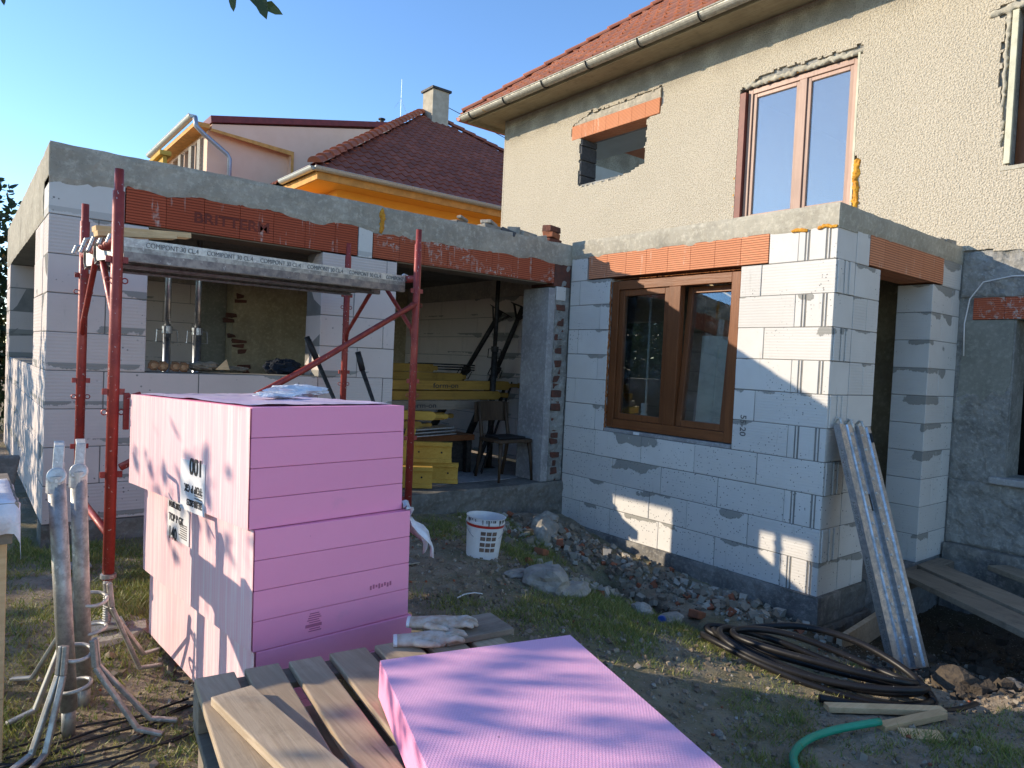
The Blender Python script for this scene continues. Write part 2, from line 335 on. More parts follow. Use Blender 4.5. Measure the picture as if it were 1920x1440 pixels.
# ---------------------------------------------------------------- mesh helpers
def world_loc(o):
    v = Vector((0,0,0))
    while o: v += o.location; o = o.parent
    return v
class MB:
    def __init__(s, seed=0): s.v = []; s.f = []; s.r = []; s.mi = []; s.cur = 0; s.rng = random.Random(seed)
    def add(s, vs, fs, rnd=None):
        n = len(s.v); s.v += [tuple(v) for v in vs]; q = s.rng.random() if rnd is None else rnd
        for f in fs: s.f.append(tuple(i+n for i in f)); s.r.append(q); s.mi.append(s.cur)
        return s
    def hexa(s, p, rnd=None):   # 4 bottom (ccw), 4 top
        return s.add(p, [(3,2,1,0),(4,5,6,7),(0,1,5,4),(1,2,6,5),(2,3,7,6),(3,0,4,7)], rnd)
    def box(s, a, b, rnd=None, j=0):
        x0,x1 = sorted((a[0],b[0])); y0,y1 = sorted((a[1],b[1])); z0,z1 = sorted((a[2],b[2]))
        P = [(x0,y0,z0),(x1,y0,z0),(x1,y1,z0),(x0,y1,z0),(x0,y0,z1),(x1,y0,z1),(x1,y1,z1),(x0,y1,z1)]
        if j: P = [tuple(c+s.rng.uniform(-j,j) for c in p) for p in P]
        return s.hexa(P, rnd)
    def obox(s, c, ex, ey, ez, rnd=None):  # centre + half-extent vectors
        c, ex, ey, ez = map(Vector, (c, ex, ey, ez))
        P = [c-ex-ey-ez, c+ex-ey-ez, c+ex+ey-ez, c-ex+ey-ez, c-ex-ey+ez, c+ex-ey+ez, c+ex+ey+ez, c-ex+ey+ez]
        return s.hexa(P, rnd)
    def bar(s, p, q, w, h, up=(0,0,1), rnd=None):
        p, q = Vector(p), Vector(q); d = (q-p); L = d.length; d.normalize(); up = Vector(up)
        sd = d.cross(up)
        if sd.length < 1e-4: sd = d.cross(Vector((1,0,0)))
        sd.normalize(); u = sd.cross(d)
        return s.obox((p+q)/2, d*L/2, sd*w/2, u*h/2, rnd)
    def prism(s, pts, vec, rnd=None):
        n = len(pts); vec = Vector(vec); P = [Vector(p) for p in pts]
        vs = P+[p+vec for p in P]
        fs = [tuple(range(n))[::-1], tuple(range(n, 2*n))]+[(i,(i+1)%n,(i+1)%n+n,i+n) for i in range(n)]
        return s.add(vs, fs, rnd)
    def tube(s, path, r, seg=10, rnd=None, caps=True, squash=None):
        P = [Vector(p) for p in path]; n = len(P); rad = r if isinstance(r, (list, tuple)) else [r]*n
        vs = []; prev = None
        for i, p in enumerate(P):
            d = (P[min(i+1,n-1)]-P[max(i-1,0)]).normalized()
            if prev is None:
                a = d.cross(Vector((0,0,1)))
                if a.length < .05: a = d.cross(Vector((1,0,0)))
            else: a = prev - d*prev.dot(d)
            a.normalize(); prev = a; b = d.cross(a)
            for k in range(seg):
                t = 2*PI*k/seg; vs.append(p+a*math.cos(t)*rad[i]+b*math.sin(t)*rad[i])
        fs = [(i*seg+k, i*seg+(k+1)%seg, (i+1)*seg+(k+1)%seg, (i+1)*seg+k) for i in range(n-1) for k in range(seg)]
        if caps: fs += [tuple(range(seg))[::-1], tuple(range((n-1)*seg, n*seg))]
        return s.add(vs, fs, rnd)
    def lathe(s, c, prof, seg=24, ax=(0,0,1), rnd=None, close=False):
        c = Vector(c); ax = Vector(ax).normalized(); a = ax.cross(Vector((1,0,0)))
        if a.length < .1: a = ax.cross(Vector((0,1,0)))
        a.normalize(); b = ax.cross(a); vs = []; n = len(prof)
        for r, h in prof:
            for k in range(seg):
                t = 2*PI*k/seg; vs.append(c+ax*h+(a*math.cos(t)+b*math.sin(t))*max(r, 1e-4))
        fs = [(i*seg+k, i*seg+(k+1)%seg, (i+1)*seg+(k+1)%seg, (i+1)*seg+k) for i in range(n-1) for k in range(seg)]
        if close: fs += [((n-1)*seg+k, (n-1)*seg+(k+1)%seg, (k+1)%seg, k) for k in range(seg)]
        return s.add(vs, fs, rnd)
    def rock(s, c, r, rnd=None, seed=None, sq=(1,1,1), lv=1):
        rg = s.rng if seed is None else random.Random(seed)
        k = [(-1,-1,-1),(1,-1,-1),(1,1,-1),(-1,1,-1),(-1,-1,1),(1,-1,1),(1,1,1),(-1,1,1)]
        rot = Matrix.Rotation(rg.uniform(0,6.28), 3, Vector((rg.uniform(-1,1), rg.uniform(-1,1), rg.uniform(-1,1)+.01)).normalized())
        P = []
        for p in k:
            v = Vector(p)*.58; v = Vector((v.x*rg.uniform(.6,1.25), v.y*rg.uniform(.6,1.25), v.z*rg.uniform(.45,1.1)))
            v = rot @ (v*r); P.append((c[0]+v.x*sq[0], c[1]+v.y*sq[1], c[2]+v.z*sq[2]))
        return s.hexa(P, rnd)
    def build(s, name, mat, parent=None, bevel=0, smooth=False, loc=None, seg=2, fixn=True, melt=0):
        base = world_loc(parent) if parent else Vector(loc or (0,0,0))
        me = bpy.data.meshes.new(name)
        me.from_pydata([(v[0]-base.x, v[1]-base.y, v[2]-base.z) for v in s.v], [], s.f)
        mats = mat if isinstance(mat, (list, tuple)) else [mat]
        for m in mats: me.materials.append(M[m] if isinstance(m, str) else m)
        if len(mats) > 1: me.polygons.foreach_set('material_index', s.mi)
        at = me.attributes.new('rnd', 'FLOAT', 'FACE'); at.data.foreach_set('value', s.r)
        if fixn:
            bm = bmesh.new(); bm.from_mesh(me); bmesh.ops.recalc_face_normals(bm, faces=bm.faces); bm.to_mesh(me); bm.free()
        if smooth: me.polygons.foreach_set('use_smooth', [True]*len(me.polygons)); me.update()
        o = bpy.data.objects.new(name, me); COL.objects.link(o)
        if parent: o.parent = parent
        else: o.location = base
        if melt:
            r = o.modifiers.new('melt', 'REMESH'); r.mode = 'VOXEL'; r.voxel_size = melt; r.use_smooth_shade = True
            q = o.modifiers.new('soft', 'SMOOTH'); q.iterations = 3; q.factor = .6
        if bevel:
            b = o.modifiers.new('bevel', 'BEVEL'); b.width = bevel; b.segments = seg; b.limit_method = 'ANGLE'; b.angle_limit = .6
        return o
def tag(o, label=None, cat=None, group=None, kind=None):
    if label: o['label'] = label
    if cat: o['category'] = cat
    if group: o['group'] = group
    if kind or cat: o['kind'] = kind or 'thing'
    return o
def thing(name, label, cat, loc=(0,0,0), group=None):
    o = bpy.data.objects.new(name, None); COL.objects.link(o); o.location = loc; o.empty_display_size = .1
    return tag(o, label, cat, group)
def copy_tree(o, parent=None):
    c = o.copy(); COL.objects.link(c)
    if parent: c.parent = parent
    for ch in [x for x in COL.objects if x.parent == o]: copy_tree(ch, c)
    return c
def text(txt, size, org, xd, yd, mat, parent, name='print', sx=1, loc=None, bold=0):
    cu = bpy.data.curves.new('t', 'FONT'); cu.body = txt; cu.size = size; cu.extrude = .0006; cu.offset = bold
    to = bpy.data.objects.new('t', cu); COL.objects.link(to)
    dg = bpy.context.evaluated_depsgraph_get(); me = bpy.data.meshes.new_from_object(to.evaluated_get(dg))
    bpy.data.objects.remove(to); xd = Vector(xd).normalized(); yd = Vector(yd).normalized(); n = xd.cross(yd); org = Vector(org)
    base = world_loc(parent) if parent else Vector(loc or (0,0,0))
    for v in me.vertices:
        c = v.co; v.co = org - base + xd*c.x*sx + yd*c.y + n*(c.z+.001)
    me.materials.clear(); me.materials.append(M[mat]); me.name = name
    o = bpy.data.objects.new(name, me); COL.objects.link(o)
    if parent: o.parent = parent
    return o
def fbm(x, y, z=0, sc=1, oct=4):
    a = 0; k = 1; t = 0
    for i in range(oct): a += k*noise.noise((x*sc, y*sc, z*sc)); t += k; k *= .5; sc *= 2.1
    return a/t
# ---------------------------------------------------------------- ground
G = [(.34,2.9,-1.41),(.56,3.63,-1.31),(.44,5.2,-1.33),(0,4,-1.36),(-2,4,-1.37),(1,1.5,-1.40),(0,0,-1.5),(2,0,-1.52),(2.7,1.4,-1.60),
 (3.4,1.35,-1.62),(3.9,1.1,-1.62),(3.7,2.7,-1.66),(4.1,1.6,-1.74),(4.0,2.2,-1.70),(3.0,4.0,-1.42),(2.2,5.2,-1.36),(3.2,5.2,-1.40),(4.0,5.1,-1.48),
 (4.8,5.1,-1.58),(2.5,3.4,-1.45),(3.1,3.4,-1.50),(3.4,3.7,-1.53),(4.2,4.4,-1.68),(4.25,3.7,-1.80),(4.85,4.5,-1.70),(4.85,3.7,-1.76),(4.85,2.9,-1.80),
 (4.3,3.0,-1.82),(4.9,2.2,-1.92),(5.3,1.9,-1.97),(6,1.9,-2.12),(7,2,-2.12),(5.6,1.2,-1.98),(6.5,.7,-1.72),(4.7,.8,-1.64),(5.5,-.5,-1.60),(1.3,3.6,-1.40),
 (1.5,2.7,-1.41),(-1,2,-1.42),(-6,-6,-1.6),(8,-6,-1.6),(-8,8,-1.4),(12,2,-1.7),(0,12,-1.4),(6,9,-1.5),(12,12,-1.4),(2,8,-1.42)]
_g = np.array(G); _n = len(_g)
def _U(r2): return np.where(r2 > 0, r2*np.log(np.maximum(r2, 1e-12)), 0)
_K = _U(((_g[:,None,:2]-_g[None,:,:2])**2).sum(-1)) + np.eye(_n)*.02
_Pm = np.hstack([np.ones((_n,1)), _g[:,:2]])
_A = np.zeros((_n+3,_n+3)); _A[:_n,:_n] = _K; _A[:_n,_n:] = _Pm; _A[_n:,:_n] = _Pm.T
_W = np.linalg.solve(_A, np.concatenate([_g[:,2], np.zeros(3)]))
def gz_arr(X, Y):
    Z = _W[_n] + _W[_n+1]*X + _W[_n+2]*Y
    for i in range(_n): Z = Z + _W[i]*_U((X-_g[i,0])**2+(Y-_g[i,1])**2)
    # the narrow trench beside the porch
    ax, ay, bx, by = 4.22, 3.95, 3.95, 2.62
    t = np.clip(((X-ax)*(bx-ax)+(Y-ay)*(by-ay))/((bx-ax)**2+(by-ay)**2), 0, 1)
    d = np.hypot(X-ax-t*(bx-ax), Y-ay-t*(by-ay)); Z = Z - .34*np.exp(-(d/.13)**2)
    rr = np.hypot(X-3, Y-3); k = np.clip((rr-7)/6, 0, 1); Z = Z*(1-k) + k*(-1.5)
    return Z
def bumps(x, y):
    k = 1 if abs(x-3) < 7 and abs(y-2) < 7 else 0
    if not k: return fbm(x, y, 0, .2, 2)*.1
    r = .026*fbm(x, y, 3, 2.2, 4) + .020*fbm(x, y, 7, 10, 3)
    if 3.3 < x < 7.2 and y < 5.2: r += .03*fbm(x, y, 9, 5, 4)*min(1, (x-3.3)/.7)
    return r
def gz(x, y): return float(gz_arr(np.array([x], float), np.array([y], float))[0]) + bumps(x, y)
def axis_coords(a, b, st, lo, hi):
    c = list(np.arange(a, b+1e-6, st)); s_ = st; v = a; L = []
    while v > lo: s_ *= 1.28; v -= s_; L.append(v)
    s_ = st; v = c[-1]; Rr = []
    while v < hi: s_ *= 1.28; v += s_; Rr.append(v)
    return np.array(L[::-1]+c+Rr)
gx = axis_coords(-1.2, 7.6, .033, -400, 400); gy = axis_coords(-.2, 5.8, .033, -400, 400)
XX, YY = np.meshgrid(gx, gy); ZZ = gz_arr(XX, YY)
vs = [(x, y, ZZ[j,i]+bumps(x, y)) for j, y in enumerate(gy) for i, x in enumerate(gx)]
nx = len(gx); me = bpy.data.meshes.new('ground')
me.from_pydata(vs, [], [(j*nx+i, j*nx+i+1, (j+1)*nx+i+1, (j+1)*nx+i) for j in range(len(gy)-1) for i in range(nx-1)])
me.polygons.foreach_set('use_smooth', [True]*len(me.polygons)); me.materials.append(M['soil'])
go = bpy.data.objects.new('ground', me); COL.objects.link(go); tag(go, 'bare trodden soil of the building plot with patches of short grass', 'ground', kind='structure')

# ---------------------------------------------------------------- walls made of blocks
def blocks(axis, face, th, u0, u1, ztop, n, holes=(), seed=1, bl=.6, shift=0, out=-1, name='block_wall', mat='block_tan', parent=None, hgt=.25, groove=None, gap=.0025):
    """axis 'x': the wall runs along X, outer face at Y=face, body on the +Y side (out=-1) or -Y (out=1)."""
    mb = MB(seed); core = MB(seed)
    def B(m, ua, ub, za, zb, ins, g=0):
        f0 = face - out*ins*1.0 if out > 0 else face + ins
        f1 = face + (-out)*th
        f1 = f1 - ins if f1 > f0 else f1 + ins
        if axis == 'x': m.box((ua, f0, za), (ub, f1, zb), None, .0012)
        else: m.box((f0, ua, za), (f1, ub, zb), None, .0012)
    for k in range(n):
        z1 = ztop-k*hgt; z0 = z1-hgt; zm = (z0+z1)/2
        segs = [(u0, u1)]
        for (a, b, c, d) in holes:
            if c < zm < d:
                ns = []
                for (p, q) in segs:
                    if b <= p or a >= q: ns.append((p, q)); continue
                    if a > p: ns.append((p, a))
                    if b < q: ns.append((b, q))
                segs = ns
        for (p, q) in segs:
            if q-p < .02: continue
            B(core, p+.004, q-.004, z0-.001, z1+.001, .006)
            off = (shift + (k % 2)*bl/2 + mb.rng.uniform(-.04, .04)) % bl
            cuts = [p]; u = u0 - bl + off
            while u < q:
                if u > p+.09 and u < q-.09: cuts.append(u)
                u += bl
            cuts.append(q)
            for a, b in zip(cuts[:-1], cuts[1:]):
                j = mb.rng.uniform(-.0015, .0015)
                if groove and groove(k, a, b):
                    side = groove(k, a, b)            # ends with hand-grip grooves show here
                    B(mb, a+gap, b-gap, z0+gap, z1-gap, .014)
                    w = b-a
                    for (s0, s1) in ((0,.10),(.20,.26),(.34,.80),(.88,1)):
                        B2 = [a+gap+(w-2*gap)*s0, a+gap+(w-2*gap)*s1]
                        ff = face + (-out)*.0145
                        if axis == 'x': mb.box((B2[0], face, z0+gap), (B2[1], ff, z1-gap))
                        else: mb.box((face, B2[0], z0+gap), (ff, B2[1], z1-gap))
                else: B(mb, a+gap+abs(j), b-gap, z0+gap, z1-gap-abs(j), j)
    o = mb.build(name, mat, parent, bevel=.004)
    c = core.build('mortar_joints', 'core', parent)
    return o
def rough(name, mat, parent, axis, face, out, u0, u1, z0, z1, th, amp=.006, rag=.025, topamp=.012, seed=0, res=.03, sag=None, topfn=None):
    """a cast beam or footing: the front face is a displaced grid with a ragged lower edge"""
    nu = max(2, int((u1-u0)/res)); nz = max(2, int((z1-z0)/res)); vs = []; fs = []
    def pt(u, d, z): return (u, face - out*d, z) if axis == 'x' else (face - out*d, u, z)
    for j in range(nz+1):
        for i in range(nu+1):
            u = u0+(u1-u0)*i/nu; t = j/nz
            lo = z0 - (rag*(fbm(u, seed, 1, 3.0, 5)*1.6) if rag else 0)
            if sag: lo += sag(u)
            hi = z1 + topamp*fbm(u, seed, 5, 4, 4)*1.5 + (topfn(u) if topfn else 0)
            z = lo+(hi-lo)*t
            e = amp*fbm(u, z, seed, 9, 4)*2 - (.006 if j in (0, nz) else 0)
            vs.append(pt(u, -e, z))
    W_ = nu+1
    fs = [(j*W_+i, j*W_+i+1, (j+1)*W_+i+1, (j+1)*W_+i) for j in range(nz) for i in range(nu)]
    nb = len(vs)
    for j in (0, nz):
        for i in range(W_):
            v = vs[j*W_+i]; u = u0+(u1-u0)*i/nu; vs.append(pt(u, th, v[2]))
    fs += [(i+1, i, nb+i, nb+i+1) for i in range(nu)]
    fs += [(nz*W_+i, nz*W_+i+1, nb+W_+i+1, nb+W_+i) for i in range(nu)]
    fs += [(nb+i, nb+W_+i, nb+W_+i+1, nb+i+1) for i in range(nu)]
    for i, e in ((0, 0), (nu, nu)):
        fs.append(tuple([j*W_+i for j in range(nz+1)]+[nb+W_+i, nb+i]))
    m = MB(seed); m.add(vs, fs, .0)
    return m.build(name, mat, parent)

# ---------------------------------------------------------------- garage
gar = thing('garage_shell', 'unfinished white block garage with concrete top beam and red lintels, behind the red scaffold', 'garage', (.44, 5.333, -1.4))
GF = 5.333
blocks('x', GF, .30, .44, 2.272, .814, 8, [(1.02, 2.272, -.17, .82)], seed=3, shift=.30, parent=gar, name='front_wall')
blocks('x', GF, .30, 2.272, 2.950, .814, 8, seed=4, shift=.0, parent=gar, name='front_pier')
# the top row beside the lintels
mb = MB(5); mb.box((.44, GF, .817), (.868, GF+.30, 1.06), .2); mb.build('top_block', 'block_clean', gar, bevel=.004); mb = MB(5); mb.box((2.580, GF, .817), (2.708, GF+.298, 1.07), .1); mb.build('top_block', 'block_clean', gar, bevel=.004)
def lintel(name, mat, axis, face, u0, u1, z0, z1, parent, n=3, th=.07, out=-1, seed=1, seg=.25):
    m = MB(seed)
    for k in range(n):
        d0 = k*(th+.006); u = u0
        while u < u1-.02:
            v = min(u+seg, u1); r = m.rng.random()
            if axis == 'x': m.box((u+.0012, face-out*d0, z0), (v-.0012, face-out*(d0+th), z1), r)
            else: m.box((face-out*d0, u+.0012, z0), (face-out*(d0+th), v-.0012, z1), r)
            u = v
    return m.build(name, mat, parent, bevel=.002)
l1 = lintel('clay_lintel', 'clay_red', 'x', GF+.002, .874, 2.574, .826, 1.10, gar, 4)
text('BRITTERM', .105, (1.30, GF+.001, .895), (1,0,0), (0,0,1), 'ink_red', l1, 'print', sx=1.15, bold=.002)
l2 = lintel('clay_lintel', 'clay_red_dirty', 'x', GF+.002, 2.714, 4.765, .828, 1.09, gar, 4)
rough('ring_beam', 'conc', gar, 'x', GF-.006, -1, .44, 5.0, 1.045, 1.268, .30, .006, .035, .008, seed=2,
      sag=lambda u: .02*math.exp(-((u-1.5)/.5)**2) - .02*(u < .85) - (.01 if u > 2.9 else 0), topfn=lambda u: -.006*(u > 2.78)-.02*(u > 4.0)*min(1, (u-4.0)))
mb = MB(7)   # foam squeezed out of the beam joint
for i in range(9): mb.rock((2.782+mb.rng.uniform(-.008,.008), GF-.008, 1.055+i*.021), .045, sq=(.8,.4,.9))
mb.build('foam_joint', 'foamgun', gar, melt=.008)
# left side wall, facing the sun
blocks('y', .44, .30, 5.636, 9.90, .814, 8, [(6.25, 9.30, -.17, .9)], seed=8, shift=.25, out=-1, parent=gar, name='side_wall')
rough('side_ring_beam', 'conc_warm', gar, 'y', .436, -1, 5.636, 9.90, .82, 1.268, .30, .004, .0, .006, seed=4)
mb = MB(9); mb.box((.434, GF-.004, 1.05), (.50, 5.634, 1.262), .1); mb.build('beam_corner', 'conc_warm', gar, bevel=.01)
mb = MB(9); mb.box((.441, GF+.302, .50), (.56, GF+.90, .812), .3); mb.build('window_jamb', 'block_clean', gar, bevel=.004)
# back and right inner walls, roof and floor
blocks('x', 9.60, .30, .44, 2.9, .814, 8, seed=11, shift=.1, parent=gar, name='back_wall')
blocks('y', 5.34, .30, 5.74, 9.9, .814, 8, seed=12, shift=.2, out=-1, parent=gar, name='inner_wall')
mb = MB(1); mb.box((.75, 9.602, .816), (5.64, 9.9, 1.04)); mb.box((5.342, 5.74, .816), (5.64, 9.598, 1.04)); mb.build('wall_head', 'conc', gar)
mb = MB(1); mb.box((2.78, 9.30, -1.2), (5.338, 9.60, 1.04)); mb.build('plaster_wall', 'plaster_brown', gar)
mb = MB(31)
for i in (0,1,3,4,7,8,9,12,13,14,17,18,19,20,23,24,27,28,31,33):
    z = -1.15+i*.065; a = 2.80-.09*math.sin(i*.35)-mb.rng.uniform(-.03, .05); mb.box((a, 9.292+mb.rng.uniform(-.02,.006), z), (a+.13+mb.rng.uniform(-.05,.06), 9.33, z+.05), None, .014)
mb.build('broken_brick_edge', 'brickdark', gar, bevel=.004)
mb = MB(1); mb.box((2.45, 9.57, -1.2), (2.776, 9.598, 1.0)); mb.build('grey_plaster', 'plaster_olive', gar)
mb = MB(1); mb.box((.70, GF+.25, 1.036), (5.45, 9.75, 1.235)); mb.build('roof_slab', 'conc_dark', gar)
mb = MB(1); mb.box((.742, GF+.302, -1.36), (5.338, 9.298, -1.215)); mb.build('floor_slab', 'conc_smooth', gar)
rough('door_sill', 'conc_dark', gar, 'x', GF-.03, -1, 2.952, 5.0, -1.64, -1.218, .38, .016, 0, .012, seed=6, res=.025)
rough('footing', 'conc_dark', gar, 'x', GF-.012, -1, .44, 2.95, -1.55, -1.19, .28, .014, 0, .0, seed=7)
# right jamb: smooth reveal with a broken brick corner
mb = MB(1); mb.box((4.70, GF-.002, -1.216), (4.79, 5.74, .78)); mb.build('plastered_jamb', 'conc_smooth', gar, bevel=.006)
mb = MB(21)
z = -1.21
while z < .62:
    h = mb.rng.uniform(.06, .085); d = mb.rng.uniform(-.006, .022)
    mb.box((4.80+mb.rng.uniform(0,.03), GF-.004+d, z), (4.90+mb.rng.uniform(0,.05), 5.70, z+h-.012), None, .010); z += h
mb.build('broken_brick_jamb', 'brickdark', gar, bevel=.008)
rough('jamb_mortar', 'mortar_wall', gar, 'x', GF+.006, -1, 4.795, 4.99, -1.215, 1.04, .35, .016, 0, 0, seed=14, res=.02)
mb = MB(1); mb.box((4.80, GF-.006, .66), (4.93, GF+.1, .80), .1); mb.build('jamb_block', 'block', gar, bevel=.006)
mb = MB(1); mb.box((4.768, GF+.0, .80), (4.992, 5.7, 1.044), .6); mb.build('jamb_head', 'brickdark', gar, bevel=.006)
# rough plank shuttering left under the lintels
mb = MB(2); mb.box((1.022, GF+.03, .815), (2.27, GF+.27, .825)); mb.box((2.952, GF+.03, .816), (4.70, GF+.27, .827)); mb.build('lintel_board', 'wood_grey', gar)

# ---------------------------------------------------------------- porch
por = thing('porch_shell', 'white aerated block porch with orange clay lintels, a brown window and a side doorway', 'porch', (4.991, 2.52, -1.9))
PX, PY = 4.991, 2.52
def gv_front(k, a, b): return (k % 2 == 0) and a < PY+.2 and (b-a) < .34
def gv_side(k, a, b): return (k % 2 == 1) and a < PX+.32 and (b-a) < .34
def porch_front():
    mb = MB(41); core = MB(41); hol = (3.31, 4.765, -.63, .87)
    for k in range(11):
        z1 = 1.116-.25*k; z0 = z1-.25; zm = (z0+z1)/2
        segs = [(PY, 5.325)]
        if hol[2] < zm < hol[3]: segs = [(PY, hol[0]), (hol[1], 5.325)]
        if k == 0: segs = [(PY, 3.066), (5.088, 5.325)]
        for p, q in segs:
            core.box((PX+.006, p+.012, z0), (PX+.29, q-.004, z1), .5)
            cuts = [p]
            if p == PY:
                cuts.append(PY+(.30 if k % 2 == 0 else .60 if k not in (3,7) else .55))
            u = cuts[-1]+(.6 if len(cuts) > 1 else .12+.3*(k % 2))
            while u < q-.12: cuts.append(u); u += .6 if mb.rng.random() > .25 else .42
            cuts = [c for c in cuts if c < q-.07]+[q]
            for a, b in zip(cuts[:-1], cuts[1:]):
                g = .0025; r = mb.rng.random(); j = mb.rng.uniform(0, .002)
                if a == PY and k % 2 == 0:
                    mb.box((PX+.014, a+.001, z0+g), (PX+.298, b-g, z1-g), r)
                    for s0, s1 in ((0,.16),(.20,.24),(.29,.70),(.75,.79),(.83,1)):
                        mb.box((PX, a+.001+(b-a-g)*s0, z0+g), (PX+.0145, a+.001+(b-a-g)*s1, z1-g), r)
                else: mb.box((PX+j, a+(.001 if a == PY else g), z0+g), (PX+.298, b-g, z1-g-j), r, .0015)
    mb.build('front_wall', 'block', por, bevel=.004); core.build('mortar_joints', 'core', por)
porch_front()
def porch_side():
    mb = MB(43); core = MB(43)
    for k in range(11):
        z1 = 1.116-.25*k; z0 = z1-.25
        x0 = PX+.302
        segs = [(x0, 5.505), (6.955, 7.385)] if k == 0 else [(x0, 5.71), (6.747, 7.385)]
        for si, (p, q) in enumerate(segs):
            core.box((p+.008, PY+.006, z0), (q-.008, PY+.29, z1), .5)
            cuts = [p]
            if si == 0 and k and k % 2 == 0: cuts.append(p+.22)
            if si == 1 and k % 3: cuts.append(p+.25+.2*(k % 2))
            cuts.append(q)
            for a, b in zip(cuts[:-1], cuts[1:]):
                g = .0025; r = mb.rng.random()
                mb.box((a+g, PY, z0+g), (b-(0 if b == q else g), PY+.298, z1-g), r)
    # the corner stones' ends seen on this side carry the grip grooves on every second row
    for k in range(11):
        z1 = 1.116-.25*k; z0 = z1-.25; g = .0025
        if k % 2 == 1:
            r = mb.rng.random()
            for s0, s1 in ((.02,.10),(.13,.16),(.20,.27)): mb.box((PX+s0, PY-.010, z0+g), (PX+s1, PY+.0005, z1-g), r)
    mb.build('side_wall', 'block', por, bevel=.004); core.build('mortar_joints', 'core', por)
porch_side()
lp = lintel('clay_lintel', 'clay_orange', 'y', PX-.003, 3.068, 5.086, .875, 1.108, por, 4)
ls = lintel('clay_lintel', 'clay_orange', 'x', PY-.003, 5.507, 6.953, .880, 1.112, por, 4)
rough('ring_beam', 'conc_warm', por, 'y', PX-.007, -1, PY-.006, 5.325, 1.106, 1.272, .3, .004, .018, .006, seed=21, sag=lambda u: -.012)
rough('side_ring_beam', 'conc_warm', por, 'x', PY-.007, -1, PX+.0, 7.386, 1.112, 1.272, .3, .004, .016, .008, seed=23, sag=lambda u: -.006)
mb = MB(1); mb.box((PX+.295, PY+.295, 1.12), (7.386, 5.32, 1.255)); mb.build('roof_slab', 'conc', por)
mb = MB(1); mb.box((PX+.30, PY+.30, -1.62), (7.386, 5.7, -1.50)); mb.build('floor_slab', 'conc_dark', por)
mb = MB(1); mb.box((PX+.01, 5.327, -1.62), (7.386, 5.7, 1.10)); mb.build('back_wall', 'conc_dark', por)
mb = MB(1); mb.box((7.30, PY+.302, -1.5), (7.385, 5.32, 1.1)); mb.build('inner_lining', 'plaster_brown', por)
mb = MB(25)
for c in ((3.02-.5, 1.105),): pass
for (y, z) in ((2.80,1.10),(2.83,1.105),(2.86,1.10),(2.77,1.095),(2.57,1.10),(2.60,1.108),(2.54,1.10),(2.63,1.11),(2.66,1.10)):
    mb.rock((PX-.006, y, z), .032, sq=(.5,1.2,.8))
mb.build('foam_bead', 'foamgun', por, melt=.007)
rough('plinth', 'plinth', por, 'y', PX-.035, -1, PY-.03, 5.33, -1.84, -1.632, .35, .006, 0, .006, seed=25)
rough('lower_footing', 'conc_dark', por, 'y', PX-.015, -1, PY-.02, 5.33, -2.3, -1.842, .3, .014, 0, .004, seed=26)
rough('side_plinth', 'conc_dark', por, 'x', PY-.03, -1, PX-.03, 5.72, -1.86, -1.632, .3, .008, 0, .004, seed=27)
rough('side_footing', 'conc_dark', por, 'x', PY-.05, -1, PX-.05, 5.80, -2.35, -1.862, .3, .022, 0, .004, seed=28)
rough('door_footing', 'mortar_wall', por, 'x', PY-.0, -1, 5.802, 7.38, -2.35, -1.636, .5, .012, 0, .004, seed=29)
text('55-20', .075, (PX-.0005, 3.235, -.34), (0,0,-1), (0,-1,0), 'ink_grey', por, 'stamp', bold=.001)
# porch window, brown frame with two sashes, the right one tilted in
def window(parent, X, y0, y1, z0, z1, ym, fm, fmh, glass, fw=.075, dep=.07, tilt=None, sash=.06):
    wd = thing('window', None, None, (X, y0, z0)); wd.parent = parent; wd.location = Vector((X, y0, z0))-world_loc(parent)
    for k in ('label', 'category'):
        if k in wd: del wd[k]
    m = MB(1); m.box((X, y0, z0), (X+dep, y0+fw, z1)); m.box((X, y1-fw, z0), (X+dep, y1, z1)); m.box((X, ym-fw*.75, z0+fw), (X+dep, ym+fw*.75, z1-fw)); m.build('frame', fm, wd, bevel=.004)
    m = MB(1); m.box((X+.001, y0+fw, z1-fw), (X+dep, y1-fw, z1)); m.build('frame_rail', fmh, wd, bevel=.004); m = MB(1); m.box((X+.001, y0+fw, z0), (X+dep, y1-fw, z0+fw)); m.build('frame_rail', fmh, wd, bevel=.004)
    for i, (a, b) in enumerate(((y0+fw, ym-fw*.75), (ym+fw*.75, y1-fw))):
        s_ = sash; za, zb = z0+fw, z1-fw; tl = tilt if (tilt and i == 0) else 0
        def T(p):
            if not tl: return p
            return (p[0] + (p[2]-za)*tl, p[1], p[2])
        m = MB(2)
        XA, XB = X+.018, X+dep+.012
        for (p, q) in (((XA, a+.003, za+.003), (XB, a+s_, zb-.003)), ((XA, b-s_, za+.003), (XB, b-.003, zb-.003)), ((XA+.001, a+s_, zb-s_), (XB, b-s_, zb-.003)), ((XA+.001, a+s_, za+.003), (XB, b-s_, za+s_))):
            m.box(p, q)
        m.v = [T(v) for v in m.v]; m.build('sash', fm, wd, bevel=.004)
        m = MB(3); m.box((XA+.022, a+s_-.004, za+s_-.004), (XA+.028, b-s_+.004, zb-s_+.004)); m.v = [T(v) for v in m.v]; m.build('glass', glass, wd)
    return wd
pw = window(por, PX+.030, 3.325, 4.755, -.590, .835, 3.995, 'wood_brown', 'wood_brown_h', 'glass', fw=.085, tilt=.075)
mb = MB(2)
for i in range(60):
    z = -.62+i*.0245
    for y in (4.763,): mb.rock((PX+.02, y+mb.rng.uniform(-.006,.008), z), .028, sq=(.7,.6,1))
for i in range(50): mb.rock((PX+.05, 3.33+i*.029, .852), .022, sq=(.8,1,.6))
